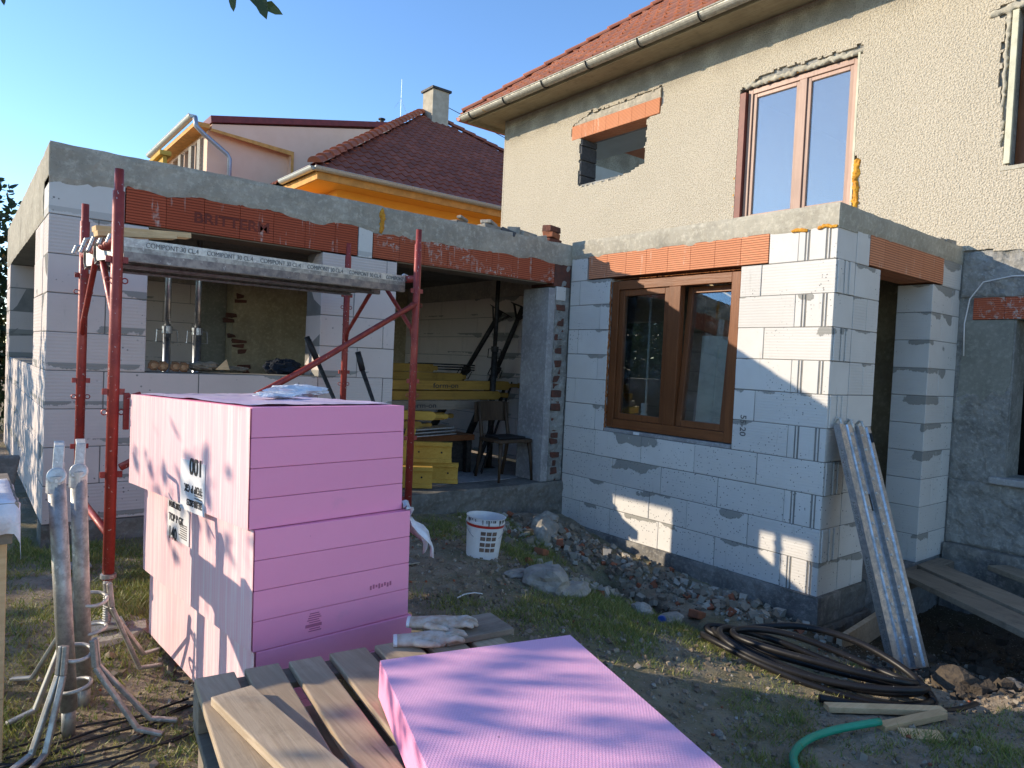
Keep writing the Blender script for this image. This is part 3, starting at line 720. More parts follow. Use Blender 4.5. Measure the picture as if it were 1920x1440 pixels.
mb.build('window_foam', simple('brown_foam', (.30,.11,.03), (.22,.07,.02), rough=.8, bump=.7), por, melt=.008)
mb = MB(2); mb.box((PX+.006, 3.32, -.632), (PX+.12, 4.76, -.600)); mb.build('window_packer', 'conc_smooth', por, bevel=.003)
mb = MB(2); mb.box((PX-.002, 4.30, -.628), (PX+.02, 4.37, -.604)); mb.build('wedge', 'white', por)
# ---------------------------------------------------------------- the old house
HX = 7.39
hou = thing('old_house', 'old house of beige pebbled stucco with terracotta roof and knocked-out window openings', 'house', (HX, 2.0, -1.7))
holes = [(6.50, 7.80, 2.75, 3.46), (3.58, 5.03, 1.78, 3.42), (.9, 2.19, 1.97, 3.36), (.9, 2.06, -.83, .585), (2.9, 5.2, -1.5, .88)]
def solid_wall(name, mat, X, th, y0, y1, z0, z1, holes, parent, seed=1):
    ys = sorted({y0, y1}|{v for h in holes for v in h[:2] if y0 < v < y1}); zs = sorted({z0, z1}|{v for h in holes for v in h[2:] if z0 < v < z1})
    m = MB(seed)
    for a, b in zip(ys[:-1], ys[1:]):
        run = None
        for c, d in zip(zs[:-1], zs[1:]):
            ym, zm = (a+b)/2, (c+d)/2
            if any(h[0] < ym < h[1] and h[2] < zm < h[3] for h in holes):
                if run: m.box((X, a, run[0]), (X+th, b, run[1]), .2); run = None
            else: run = (run[0], d) if run else (c, d)
        if run: m.box((X, a, run[0]), (X+th, b, run[1]), .2)
    return m.build(name, mat, parent)
solid_wall('wall', 'mortar_wall', HX, .32, -4.5, 9.66, -1.7, 4.16, holes, hou)
def hole_poly(poly, amp, seed):
    def f(y, z):
        y += amp*fbm(y, z, seed, 9, 3)*1.6; z += amp*fbm(y+7, z, seed, 9, 3)*1.6; ins = False; n = len(poly)
        for i in range(n):
            (a, b), (c, d) = poly[i], poly[(i+1)%n]
            if (b > z) != (d > z) and y < (c-a)*(z-b)/(d-b)+a: ins = not ins
        return ins
    return f
H1 = hole_poly([(8.01,3.50),(7.98,3.70),(7.6,3.80),(7.0,3.78),(6.25,3.82),(6.20,3.62),(6.26,3.45),(6.47,3.43),(6.49,3.05),(6.50,2.82),(6.85,2.73),(7.45,2.70),(7.80,2.73),(7.80,3.47)], .03, 1)
H2 = hole_poly([(3.575,1.7),(3.58,3.43),(3.60,3.47),(4.1,3.49),(4.9,3.47),(5.03,3.42),(5.035,1.7)], .004, 2)
H2b = hole_poly([(3.55,3.40),(3.58,3.49),(4.1,3.51),(4.6,3.54),(4.98,3.45),(5.0,3.40)], .03, 3)
H3 = hole_poly([(.9,1.9),(.9,3.5),(2.2,3.46),(2.42,3.42),(2.30,3.30),(2.31,2.8),(2.27,2.4),(2.24,2.05),(2.2,1.95)], .02, 4)
def bottom(y): return (1.24 if y > 2.5 else 1.24 - .09*(2.5-y)) + .03*fbm(y, 0, 3, 5, 4)
def stucco_skin():
    r = .024; y0, y1, z0, z1 = -1.5, 9.68, .9, 4.16; X = HX-.030
    ny = int((y1-y0)/r); nz = int((z1-z0)/r)
    keep = np.zeros((ny, nz), bool)
    for i in range(ny):
        y = y0+(i+.5)*r
        for j in range(nz):
            z = z0+(j+.5)*r
            k = z > bottom(y)
            if k and 6.0 < y < 8.2 and 2.5 < z < 4 and H1(y, z): k = False
            if k and 3.4 < y < 5.2 and z < 3.7 and (H2(y, z) or H2b(y, z)): k = False
            if k and y < 2.6 and 1.8 < z < 3.6 and y > .8 and H3(y, z): k = False
            keep[i, j] = k
    m = MB(3); idx = {}; vs = []; fs = []
    def V(i, j, back):
        key = (i, j, back)
        if key not in idx:
            y, z = y0+i*r, z0+j*r; jy = .008*fbm(y, z, 1, 30, 2); jz = .008*fbm(y, z, 5, 30, 2)
            if i in (0, ny): jy = 0
            idx[key] = len(vs); vs.append((HX if back else X + .003*fbm(y, z, 9, 2, 3), y+jy, z+jz))
        return idx[key]
    for i in range(ny):
        for j in range(nz):
            if not keep[i, j]: continue
            fs.append((V(i,j,0), V(i,j+1,0), V(i+1,j+1,0), V(i+1,j,0)))
            for (di, dj, e) in ((-1,0,((i,j),(i,j+1))), (1,0,((i+1,j+1),(i+1,j))), (0,-1,((i+1,j),(i,j))), (0,1,((i,j+1),(i+1,j+1)))):
                a, b = i+di, j+dj
                if not (0 <= a < ny and 0 <= b < nz) or not keep[a, b]:
                    p, q = e; fs.append((V(*p,0), V(*p,1), V(*q,1), V(*q,0)))
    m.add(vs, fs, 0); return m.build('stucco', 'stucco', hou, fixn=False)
stucco_skin()
mb = MB(1); mb.box((HX-.032, 9.662, -1.7), (16.0, 9.70, 4.16)); mb.box((HX+.33, 9.4, -1.7), (16, 9.66, 4.16)); mb.build('gable_wall', 'stucco', hou)
mb = MB(1); mb.box((HX+.33, -4.5, 3.72), (15.0, 5.55, 3.9)); mb.box((HX+.33, 5.56, 3.72), (9.0, 9.38, 3.9)); mb.build('ceiling', 'room', hou)
mb = MB(1); mb.box((HX+.33, -4.5, 1.05), (15, 9.38, 1.30)); mb.box((11.0, -4.4, 1.31), (11.1, 5.5, 3.71)); mb.box((HX+.33, 5.5, 1.31), (10.99, 5.6, 3.71)); mb.box((HX+.33, 9.28, 1.31), (10.99, 9.37, 3.71)); mb.box((HX+.33, -4.4, -1.6), (7.9, -4.3, 1)); mb.build('inner_room', 'room', hou)
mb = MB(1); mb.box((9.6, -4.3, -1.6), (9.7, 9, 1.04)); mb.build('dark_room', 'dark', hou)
# small knocked-out opening: lintel, dark cinder reveal, grey mortar above
lh = lintel('clay_lintel', 'clay_orange', 'y', HX-.034, 6.27, 7.985, 3.455, 3.665, hou, 4, seed=6, out=-1)
rough('mortar_patch', 'conc', hou, 'y', HX-.022, -1, 6.27, 7.95, 3.667, 3.80, .02, .012, 0, .02, seed=33, topfn=lambda u: -.03*(u-6.3))
mb = MB(61)
for k, (a, b) in enumerate(((2.765,2.90),(2.905,3.13),(3.135,3.345),(3.35,3.45))): mb.box((HX-.012, 7.765+mb.rng.uniform(-.008,.008), a), (HX+.31, 7.84, b-.01), None, .006)
mb.build('cinder_reveal', 'cinder', hou, bevel=.012)
# big upper window
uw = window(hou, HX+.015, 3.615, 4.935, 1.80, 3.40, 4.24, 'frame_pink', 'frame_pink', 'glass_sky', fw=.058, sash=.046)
mb = MB(1); mb.box((HX-.035, 4.94, 1.80), (HX+.12, 5.022, 3.37)); mb.build('window_jamb', 'frame_red', hou, bevel=.004)
mb = MB(1); mb.box((HX-.028, 3.592, 1.80), (HX+.02, 3.616, 3.43)); mb.build('jamb_trim', 'cream', hou, bevel=.002)
mb = MB(64)
for i in range(46):
    y = 3.57+i*.031; mb.rock((HX-.012, y, 3.435+mb.rng.uniform(-.012,.03)), .055, sq=(.7,1,.8))
mb.build('broken_plaster_edge', 'conc_warm', hou, melt=.014)
mb = MB(65)
for i in range(24): mb.rock((HX-.03+mb.rng.uniform(-.008,.01), 3.555+mb.rng.uniform(-.014,.02), 1.80+i*.021), .042)
for i in range(12): mb.rock((HX-.02, 4.2+i*.045, 3.415), .025, sq=(.6,1.2,.5))
for i in range(20): mb.rock((HX-.02, 5.045, 1.78+i*.03*(1+mb.rng.random()*.3)), .022)
mb.build('window_foam', 'foamgun', hou, melt=.009)
# upper right opening with pale bead and cracked edge
mb = MB(1); mb.box((HX-.04, 2.185, 1.99), (HX-.005, 2.235, 3.36), .1); mb.build('window_bead', 'cream', hou, bevel=.004)
mb = MB(1); mb.box((HX-.036, .8, 1.93), (HX+.2, 2.26, 1.968)); mb.build('window_sill', 'conc_warm', hou, bevel=.004)
mb = MB(1); mb.box((HX+.10, 2.06, 1.97), (HX+.16, 2.185, 3.355)); mb.box((HX+.10, .9, 3.30), (HX+.16, 2.06, 3.355)); mb.build('window_frame', 'wood_brown', hou)
mb = MB(67)
for i in range(40): mb.rock((HX-.015, 2.275+mb.rng.uniform(-.02,.015), 2.0+i*.034), .045, sq=(.6,.7,1))
for i in range(26): mb.rock((HX-.02, 1.95+i*.018, 3.36+mb.rng.uniform(0,.06)), .055, sq=(.9,1,.7))
mb.build('broken_plaster_edge', 'conc_warm', hou, melt=.014)
# lower right: lintel, olive plaster patch, reveal, sill
lintel('clay_lintel', 'clay_red_dirty', 'y', HX-.022, .9, 2.40, .590, .79, hou, 2, th=.06, seed=8)
mb = MB(1)
P = [(2.46,.585),(2.07,.585),(2.075,.02),(2.12,-.10),(2.2,-.06),(2.28,-.16),(2.36,-.13),(2.44,-.20),(2.49,-.17)]
mb.prism([(HX-.014, y, z) for y, z in P], (.0135,0,0), 0); mb.build('plaster_patch', 'plaster_olive', hou)
mb = MB(1); mb.box((HX-.10, .9, -.90), (HX+.3, 2.17, -.835)); mb.build('sill', 'conc_smooth', hou, bevel=.012)
rough('rough_render', 'mortar_wall', hou, 'y', HX-.022, -1, -.2, 2.50, .80, 1.22, .021, .018, .03, .02, seed=41, res=.02)
rough('lower_render', 'mortar_wall', hou, 'y', HX-.030, -1, -.2, 2.50, -1.50, -.91, .029, .016, 0, .03, seed=42, res=.02)
rough('side_render', 'mortar_wall', hou, 'y', HX-.012, -1, 2.07, 2.50, -.92, -.05, .011, .014, 0, .03, seed=44, res=.02)
rough('house_plinth', 'plinth', hou, 'y', HX-.10, -1, -4.5, 2.50, -2.2, -1.51, .09, .010, 0, .01, seed=43)
mb = MB(1)
mb.tube([(HX-.06,2.44,.25),(HX-.065,2.45,.55),(HX-.06,2.42,.78),(HX-.06,2.32,.93),(HX-.06,2.1,.97),(HX-.05,1.7,.96)], .006, 6); mb.build('loose_cable', 'paper', hou, smooth=True)
# eaves: soffit, fascia, gutter and brackets
EX, EZ, EY, TP = 6.80, 4.12, 10.15, .80
mb = MB(71); mb.box((EX+.05, -4.5, 4.165), (HX+.0, EY-.06, 4.19)); mb.box((HX, 9.70, 4.165), (16, EY-.06, 4.19)); mb.build('soffit', 'soffit', hou)
mb = MB(71); mb.box((EX+.045, -4.5, 4.10), (EX+.068, EY-.05, 4.235)); mb.box((EX+.07, EY-.073, 4.10), (16, EY-.05, 4.235)); mb.build('fascia', 'soffit', hou)
def gutter(name, mat, p, q, r, parent, side, th=.006, seg=10):
    """half-round gutter from p to q, open upwards"""
    p, q, side = Vector(p), Vector(q), Vector(side).normalized(); m = MB(1); vs = []; n = seg+1
    for c in (p, q):
        for rr in (r, r-th):
            for k in range(n):
                t = PI*k/seg; vs.append(c+side*math.cos(t)*rr+Vector((0,0,-math.sin(t)*rr)))
    fs = []
    for k in range(seg): fs += [(k, k+1, 2*n+k+1, 2*n+k), (n+k+1, n+k, 3*n+k, 3*n+k+1), (k, k+1, n+k+1, n+k), (2*n+k+1, 2*n+k, 3*n+k, 3*n+k+1)]
    fs += [(0, n, 3*n, 2*n), (n-1, 2*n-1, 4*n-1, 3*n-1), tuple(range(n))]
    m.add(vs, fs, .1); m.tube([p+side*r, q+side*r], .011, 8, .1)
    return m.build(name, mat, parent, smooth=False)
gut = gutter('gutter', 'zinc_gutter', (EX-.035, EY, 4.19), (EX-.035, -4.5, 4.19), .078, hou, (-1,0,0))
mb = MB(1)
for i in range(15):
    y = 9.85-i*.93; a = [(EX-.035-math.cos(t)*.083, y, 4.19-math.sin(t)*.083) for t in np.linspace(0, PI, 9)]
    for p, q in zip(a[:-1], a[1:]): mb.bar(p, q, .028, .006, up=(0,1,0))
mb.build('gutter_bracket', 'steel_dark', gut)
gutter('gable_gutter', 'pink_gutter', (EX-.10, EY+.02, 4.185), (13, EY+.02, 4.185), .074, hou, (0,1,0))
# tiles
def tiles(name, mat, O, U, Vv, w, l, parent, inside, tw=.20, tl=.33, thick=.035, seed=1, amp=.018, sub=5):
    O, U, Vv = Vector(O), Vector(U).normalized(), Vector(Vv).normalized(); N = U.cross(Vv)
    if N.z < 0: N = -N
    m = MB(seed)
    for j in range(int(l/tl)):
        for i in range(int(w/tw)+1):
            cu, cv = (i+.5)*tw, (j+.5)*tl
            if not inside(cu, cv): continue
            r = m.rng.random(); jv = m.rng.uniform(-.004, .004); top = []; bot = []
            for k in range(sub+1):
                u = i*tw+tw*k/sub; h = amp*math.cos(2*PI*k/sub); 
                a = O+U*u+Vv*(j*tl-.03+jv)+N*(h+thick); b = O+U*u+Vv*((j+1)*tl)+N*(h+.006); c = O+U*u+Vv*(j*tl-.03+jv)+N*(h+thick-.022)
                top.append((a, b, c))
            n = sub+1; vs = [x[0] for x in top]+[x[1] for x in top]+[x[2] for x in top]; fs = []
            for k in range(sub): fs += [(k, k+1, n+k+1, n+k), (k, 2*n+k, 2*n+k+1, k+1)]
            m.add(vs, fs, r)
    return m.build(name, mat, parent, fixn=False, smooth=False)
def hipcaps(name, mat, p, q, parent, r=.11, L=.36, seed=2, step=.018):
    p, q = Vector(p), Vector(q); d = (q-p); T = d.length; d.normalize(); m = MB(seed); side = d.cross(Vector((0,0,1))).normalized(); up = side.cross(d)
    n = int(T/L)
    for i in range(n):
        a = p+d*(i*L-.02); b = p+d*((i+1)*L+.02); vs = []; sg = 8
        for (c, rr, lift) in ((a, r, step), (b, r*.86, 0)):
            for k in range(sg+1):
                t = PI*k/sg; vs.append(c+side*math.cos(t)*rr+up*(math.sin(t)*rr*.85+lift))
        fs = [(k, k+1, sg+2+k, sg+1+k) for k in range(sg)]+[tuple(range(sg+1))]
        m.add(vs, fs)
    return m.build(name, mat, parent, smooth=False, fixn=False)
cs = math.sqrt(1+TP*TP)
rx, rz = EX-.02, 4.235
roof = tiles('roof', 'tile', (rx, EY+.02, rz), (0,-1,0), (1,0,TP), 14.5, 6.0, hou, lambda u, v: v/cs < u+.06, seed=4)
mb = MB(1); mb.add([(rx+.03, EY-.02, rz-.02), (rx+.03, -4.5, rz-.02), (rx+5, -4.5, rz+TP*5-.02), (rx+5, EY-5, rz+TP*5-.02)], [(0,1,2,3)]); mb.build('roof_deck', 'wood_grey', roof, fixn=False)
mb = MB(1); mb.add([(rx+.03, EY-.0, rz-.02), (16, EY, rz-.02), (16, EY-5, rz+TP*5-.02), (rx+5, EY-5, rz+TP*5-.02)], [(0,1,2,3)]); mb.build('gable_roof', 'tile', hou, fixn=False)
hipcaps('hip_tile', 'cap', (rx+.02, EY-.02, rz+.02), (rx+5, EY-5, rz+.02+TP*4.98), roof, r=.10, L=.40)

# ---------------------------------------------------------------- neighbours
A = Vector((5.842, 14.233, 3.9)); W2 = 6.3; t2 = .68
nh = thing('neighbour_house', 'low orange house with dark red tiled pyramid roof and a tall chimney', 'house', (6.6, 15.0, -1.5))
mb = MB(1); mb.box((6.64, 14.93, -1.5), (17.6, 25.6, 3.72)); mb.build('wall', 'orange', nh)
mb = MB(1); mb.box((5.95, 14.33, 3.72), (18.2, 26.3, 3.86)); mb.build('soffit', 'orange', nh)
mb = MB(1); mb.box((5.90, 14.28, 3.70), (5.949, 26.3, 3.88)); mb.box((5.95, 14.28, 3.70), (18.2, 14.329, 3.88)); mb.build('fascia', 'orange_trim', nh)
gutter('gutter', 'zinc_new', (5.80, 14.21, 3.93), (18.4, 14.21, 3.93), .085, nh, (0,-1,0))
gutter('gutter', 'zinc_new', (5.80, 14.21, 3.93), (5.80, 16.1, 3.95), .085, nh, (-1,0,0))
c2 = math.sqrt(1+t2*t2)
rf = tiles('roof', 'tile_far', (5.78, 14.17, 3.93), (1,0,0), (0,1,t2), 12.7, 7.7, nh, lambda u, v: v/c2 < u+.05 and v/c2 < 12.65-u, tw=.235, tl=.34, amp=.026, seed=9, sub=4)
tiles('roof', 'tile_far', (5.78, 26.8, 3.93), (0,-1,0), (1,0,t2), 12.7, 7.7, nh, lambda u, v: v/c2 < u+.05 and v/c2 < 12.65-u, tw=.235, tl=.34, amp=.026, seed=10, sub=3)
ap = Vector((5.78+6.32, 14.17+6.32, 3.93+6.32*t2))
mb = MB(1); mb.add([(5.8,14.2,3.9),(18.4,14.2,3.9),ap+Vector((0,0,-.04)),(5.8,26.8,3.9),(18.4,26.8,3.9)], [(0,1,2),(0,2,3),(1,4,2),(3,2,4)]); mb.build('roof_deck', 'tile_far', nh, fixn=False)
hipcaps('hip_tile', 'cap_far', (5.80,14.19,3.97), ap+Vector((0,0,.03)), rf, r=.15, L=.42, step=.035)
hipcaps('hip_tile', 'tile_far', (18.40,14.19,3.97), ap+Vector((0,0,.03)), rf, r=.13, L=.42)
def chimney(parent, x, y, w, d, z0, z1, name='chimney'):
    m = MB(3); m.box((x, y, z0), (x+w, y+d, z1)); o = m.build(name, 'chim', parent)
    m = MB(3); m.box((x-.06, y-.06, z1), (x+w+.06, y+d+.06, z1+.07)); m.build('chimney_cap', 'steel_dark', o); return o
nl = thing('peach_house', 'peach rendered house with dark red roof edge and bent downpipe, left of the tiled roof', 'house', (6.2, 24.0, -1.5))
mb = MB(1)
mb.prism([(6.2, 24.0, -1.5), (14.0, 24.0, -1.5), (14.0, 24.0, 8.98), (6.33, 24.0, 7.28), (6.2, 24.0, 7.2)], (0,.3,0)); mb.build('wall', 'peach', nl)
mb = MB(1); mb.prism([(6.2, 23.62, 7.19), (14, 23.62, 8.9), (14, 23.62, 9.08), (6.18, 23.62, 7.40)], (0,8.5,0)); mb.build('roof', 'red_sheet', nl)
mb = MB(1); mb.prism([(6.25, 23.70, 7.0), (8.85, 23.70, 6.82), (8.85, 23.70, 6.0), (8.85, 23.70, -1), (14, 23.70, -1), (14,23.70,8.8), (6.25, 23.70, 7.16)], (0,.298,0)); mb.build('upper_bay', 'peach', nl)
mb = MB(1); mb.prism([(6.22,23.655,6.93),(8.84,23.655,6.72),(8.84,23.655,5.3),(8.92,23.655,5.3),(8.92,23.655,6.86),(6.22,23.655,7.01)], (0,.043,0)); mb.build('trim', 'orange_trim', nl)
# side with windows faces the sun
mb = MB(1)
for (a, b) in ((24.0,24.5),(25.45,25.85),(26.9,27.2),(28.6,32)): mb.box((6.2, max(a, 24.302), 4), (6.5, b, 6.9))
mb.box((6.2, 24.302, 6.9), (6.5, 32, 7.3)); mb.box((6.2, 24.302, -1.5), (6.5, 32, 5.0)); mb.build('side_wall', 'peach', nl)
mb = MB(1); mb.box((6.36, 24.5, 5.0), (6.42, 25.45, 6.9)); mb.box((6.36, 25.85, 5.0), (6.42, 26.9, 6.9)); mb.box((6.36, 27.2, 5.0), (6.42, 28.6, 6.9)); mb.build('window', 'steel_dark', nl)
mb = MB(1)
for a in (24.30, 25.40, 26.85): mb.box((6.10, a+.2, 4.5), (6.198, a+.55, 6.85))
mb.build('stone_panel', 'stone', nl)
mb = MB(1); mb.box((5.75, 23.75, 7.02), (6.2, 32, 7.16)); mb.build('eave_board', 'orange_trim', nl)
gutter('gutter', 'zinc_new', (5.66, 23.7, 7.32), (5.66, 30, 7.32), .12, nl, (-1,0,0))
mb = MB(1); mb.tube([(5.72,23.66,7.25),(5.75,23.60,6.95),(6.0,23.60,6.75),(6.70,23.58,6.28),(6.78,23.58,6.15),(6.80,23.58,3.0)], .075, 8); mb.build('downpipe', 'pipe_blue', nl, smooth=True)
chimney(nh, 11.95, 19.7, .62, .62, 7.4, 8.78)
chimney(nl, 13.2, 26, .62, .5, 8.0, 9.45)
mb = MB(1); mb.tube([(13.5,26.2,9.5),(13.5,26.2,9.72)], .09, 8); mb.tube([(13.5,26.2,9.72),(13.5,26.2,9.76)], .15, 8); mb.build('chimney_pot', 'steel_dark', nl)
mb = MB(1); mb.tube([(12.6,23,8.0),(12.6,23,10.2)], .006, 5); mb.tube([(12.35,23,9.1),(12.6,23,9.5),(12.85,23,9.0)], .006, 5); tag(mb.build('antenna_mast', 'galv', None, loc=(12.6,23,8)), 'thin aerial mast standing against the sky left of the tall chimney', 'antenna')
def wire(name, p, q, sag, r, label):
    p, q = Vector(p), Vector(q); m = MB(1)
    m.tube([p.lerp(q, i/16)+Vector((0,0,-sag*4*(i/16)*(1-i/16))) for i in range(17)], r, 5)
    return tag(m.build(name, 'steel_dark', None, loc=p), label, 'cable')
wire('lightning_wire', (12.7,20.2,8.55), (18.6,14.3,4.2), -.05, .012, 'thin lightning wire on short stands above the right hip of the tiled roof')

# ---------------------------------------------------------------- scaffold
def frame(y0, y1, x, zt0, zt1, zb, label, lw=0):
    t = thing('scaffold_portal', label, 'scaffold frame', (x, y0, zb), 'red frames of the scaffold')
    for (y, zt) in ((y0, zt0), (y1, zt1)):
        m = MB(1); m.tube([(x, y, zb+.22), (x, y, zt-.10), (x, y, zt-.095), (x, y, zt)], [.0245,.0245,.019,.019], 14); m.build('post', 'red_paint', t, smooth=True)
        m = MB(1); m.tube([(x, y, zb+.02), (x, y, zb+.27)], .016, 10)
        for i in range(20): m.lathe((x, y, zb+.03+i*.011), [(.0165,0),(.0195,.003),(.0165,.006)], 10)
        m.obox((x, y, zb+.01), (.07,0,0), (0,.07,0), (0,0,.004)); m.lathe((x,y,zb+.225), [(.02,0),(.034,.003),(.034,.02),(.02,.024)], 12); m.build('base_jack', 'galv_dull', t)
        for dz in (-.42, -1.02, -1.40):
            m = MB(1); m.box((x-.045, y-.006, zt+dz), (x+.045, y+.006, zt+dz+.028)); m.build('lug', 'red_paint', t)
        for dz in (-.50, -1.10):
            for s_ in (-1, 1):
                m = MB(1); m.tube([(x+s_*(.022+.012*(1-math.cos(a))), y, zt+dz+.012*math.sin(a)) for a in np.linspace(.2, 6.08, 12)], .003, 5); m.build('ring', 'red_paint', t)
    m = MB(1); zl = zt0-.325
    m.tube([(x, y0, zl), (x, y1, zl+.04)], .024, 12); m.build('top_tube', 'red_paint', t, smooth=True)
    m = MB(1); ym = (y0+y1)/2
    for (ys, s_) in ((y0+.01, 1), (y1-.01, -1)):
        m.tube([(x, ys, zl-.42), (x, ys+s_*.03, zl-.34), (x, ym-s_*.13, zl-.06), (x, ym-s_*.09, zl-.02), (x, ym, zl-.0)], .015, 9)
    m.build('knee_brace', 'red_paint', t, smooth=True)
    m = MB(1); m.tube([(x, y0, zb+.42), (x, y1, zb+.42)], .017, 10); m.build('bottom_tube', 'red_paint', t, smooth=True)
    return t
frame(3.60, 4.66, .56, .79, .79, -1.30, 'red scaffold frame with two posts, left end of the scaffold, standing on a concrete pad')
frame(4.03, 5.09, 2.38, .85, .87, -1.38, 'red scaffold frame at the right end of the scaffold, behind the pink stack')
mb = MB(1); mb.tube([(2.35,4.0,.35),(1.5,3.70,-.09),(.59,3.565,-.56)], .017, 10); mb.tube([(2.35,3.99,.35),(2.41,4.06,.38)], .012, 8)
tag(mb.build('scaffold_brace', 'red_paint', None, loc=(.59,3.565,-.56), smooth=True), 'red diagonal tube running up from the left scaffold frame to the right one', 'brace')
mb = MB(4); mb.lathe((.56,3.60,-1.335), [(0.001,.03),(.17,.03),(.19,.0),(.001,0)], 9); tag(mb.build('concrete_pad', 'conc', None, loc=(.56,3.6,-1.335)), 'flat concrete lump under the front left scaffold foot', 'concrete pad')
# hanging pin and wire on the left post
mb = MB(1); mb.box((.60,3.585,-.39),(.625,3.60,-.22)); mb.tube([(.61,3.59,-.24),(.67,3.59,-.22)], .008, 6); tag(mb.build('locking_pin', 'red_paint', None, loc=(.61,3.59,-.39), bevel=.003), 'red locking pin hanging on the front left scaffold post', 'locking pin')
# steel decks
def deck(label, A, B, w, h, words=True):
    """A, B: the two ends at the front lower edge of the top surface; w: width behind"""
    A, B = Vector(A), Vector(B); d = (B-A); L = d.length; d.normalize(); s_ = Vector((-d.y, d.x, 0)).normalized(); up = Vector((0,0,1)); up = s_.cross(d)*-1 if s_.cross(d).z < 0 else s_.cross(d)
    t = thing('scaffold_deck', label, 'steel plank', A, 'steel decks of the scaffold')
    m = MB(1); th = .003
    def Q(a, b, c): return A+d*a+s_*b+up*c
    def sheet(prof, a0=0, a1=L):
        n = len(prof); vs = [Q(a0, *p) for p in prof]+[Q(a1, *p) for p in prof]
        m.add(vs, [(i, i+1, n+i+1, n+i) for i in range(n-1)], .2)
    prof = [(.03,-h*.9),(.012,-h),(.006,-h*.72),(0,-h*.70),(0,0),(.035,0),(.04,-.006),(w*.3,-.006),(w*.33,.0),(w*.36,-.006),(w*.64,-.006),(w*.67,0),(w*.70,-.006),(w-.04,-.006),(w-.035,0),(w,0),(w,-h*.70),(w-.006,-h*.72),(w-.012,-h),(w-.03,-h*.9)]
    sheet(prof); o = m.build('deck_sheet', 'galv_dull', t, fixn=False)
    md = o.modifiers.new('solid', 'SOLIDIFY'); md.thickness = th
    m = MB(1); m.obox(Q(L/2,-.0015,-h*.18), d*L/2, s_*.0015, up*h*.19); m.build('printed_rim', 'galv_white', t)
    m = MB(1); m.obox(Q(L/2,-.001,-h*.80), d*L/2, s_*.0015, up*h*.20); m.build('lower_web', 'galv_dark', t)
    m = MB(1)
    for e in (0.0, L):
        sg = 1 if e == 0 else -1
        for b in (.03, w*.36, w*.64, w-.03): 
            m.tube([Q(e+sg*.02, b, -.02), Q(e-sg*.02, b, .012), Q(e-sg*.045, b, .006), Q(e-sg*.058, b, -.03)], .011, 6)
        m.obox(Q(e+sg*.012, w/2, -h*.45), d*.004, s_*(w/2-.01), up*h*.4)
    m.build('hook', 'galv_white', t)
    if words:
        for i in range(6): text('COMIPONT 30 CL.4', .034, Q(.10+i*.305, -.0035, -h*.32), d, up, 'text_metal', t, 'print', sx=.88)
    return t
deck('galvanised scaffold deck with printed rim, front one of the pair', (.60,3.70,.500), (2.345,4.13,.545), .33, .105)
deck('galvanised scaffold deck behind the printed front deck', (.60,4.05,.500), (2.345,4.48,.545), .33, .105, False)
for (a, b, lb, w) in (((.50,3.80,.515),(.85,3.84,.555),'short pale timber offcut lying under another on the scaffold deck', .07), ((.50,3.86,.545),(.93,3.90,.577),'longer pale timber offcut on top of the scaffold deck', .08)):
    m = MB(1); m.bar(a, b, w, .026); tag(m.build('timber_offcut', 'wood_pale', None, bevel=.002, loc=a), lb, 'timber offcut')

# ---------------------------------------------------------------- pink foam stack
def bundle(x0, y0, z0, nb, label, sh=(0,0), th=.1, lab=None):
    t = thing('foam_bundle', label, 'insulation boards', (x0, y0, z0), 'shrink-wrapped bundles of pink foam board')
    W_, L_ = .605, 1.25
    for i in range(nb):
        m = MB(int(z0*100)%97+i); j = m.rng.uniform(-.002,.002)
        m.box((x0+.003+j, y0+j, z0+i*th+.0008), (x0+W_+j, y0+L_-.003, z0+(i+1)*th-.0008)); m.build('foam_board', 'foam', t, bevel=.0015, seg=1)
    m = MB(7); nn = 26; vs = []; H = nb*th
    for k in range(nn+1):
        for l in range(5):
            y = y0+.0+(L_-.0)*k/nn; z = z0+H*l/4; vs.append((x0-.0025-.0035*abs(fbm(y, z*.3, z0, 14, 3)), y, z))
    fs = [(k*5+l, (k+1)*5+l, (k+1)*5+l+1, k*5+l+1) for k in range(nn) for l in range(4)]
    m.add(vs, fs, 0); m.build('film', 'film', t, smooth=True)
    return t
tz = -.185
b1_ = bundle(.750, 2.270, tz-.40, 4, 'upper bundle of four pink foam boards with a printed label marked 100')
b2_ = bundle(.766, 2.246, tz-.80, 4, 'middle bundle of four pink foam boards with a label marked 140')
b3_ = bundle(.776, 2.234, tz-1.10, 3, 'lowest bundle of pink foam boards, beside the weathered pallets')
for b, n in ((b1_,5.9),(b2_,3.7),(b3_,2.8)): b.rotation_euler = (math.radians(-1.7), 0, math.radians(n))
m = MB(17); vs = []; n1, n2 = 30, 18
for i in range(n1+1):
    for j in range(n2+1):
        u, v = i/n1, j/n2; x = .750+.02+.565*v+.02*fbm(u, v, 2, 6, 3); y = 2.270+.06+1.13*u+.02*fbm(u, v, 7, 6, 3)
        vs.append((x, y, tz+.004+.012*abs(fbm(u*1.2, v*2.2, 3, 4, 4))+.018*max(0, fbm(u, v, 5, 2.5, 3)-.18)))
m.add(vs, [(i*(n2+1)+j, i*(n2+1)+j+1, (i+1)*(n2+1)+j+1, (i+1)*(n2+1)+j) for i in range(n1) for j in range(n2)], .1)
m.build('top_film', 'film_top', b1_, smooth=True)
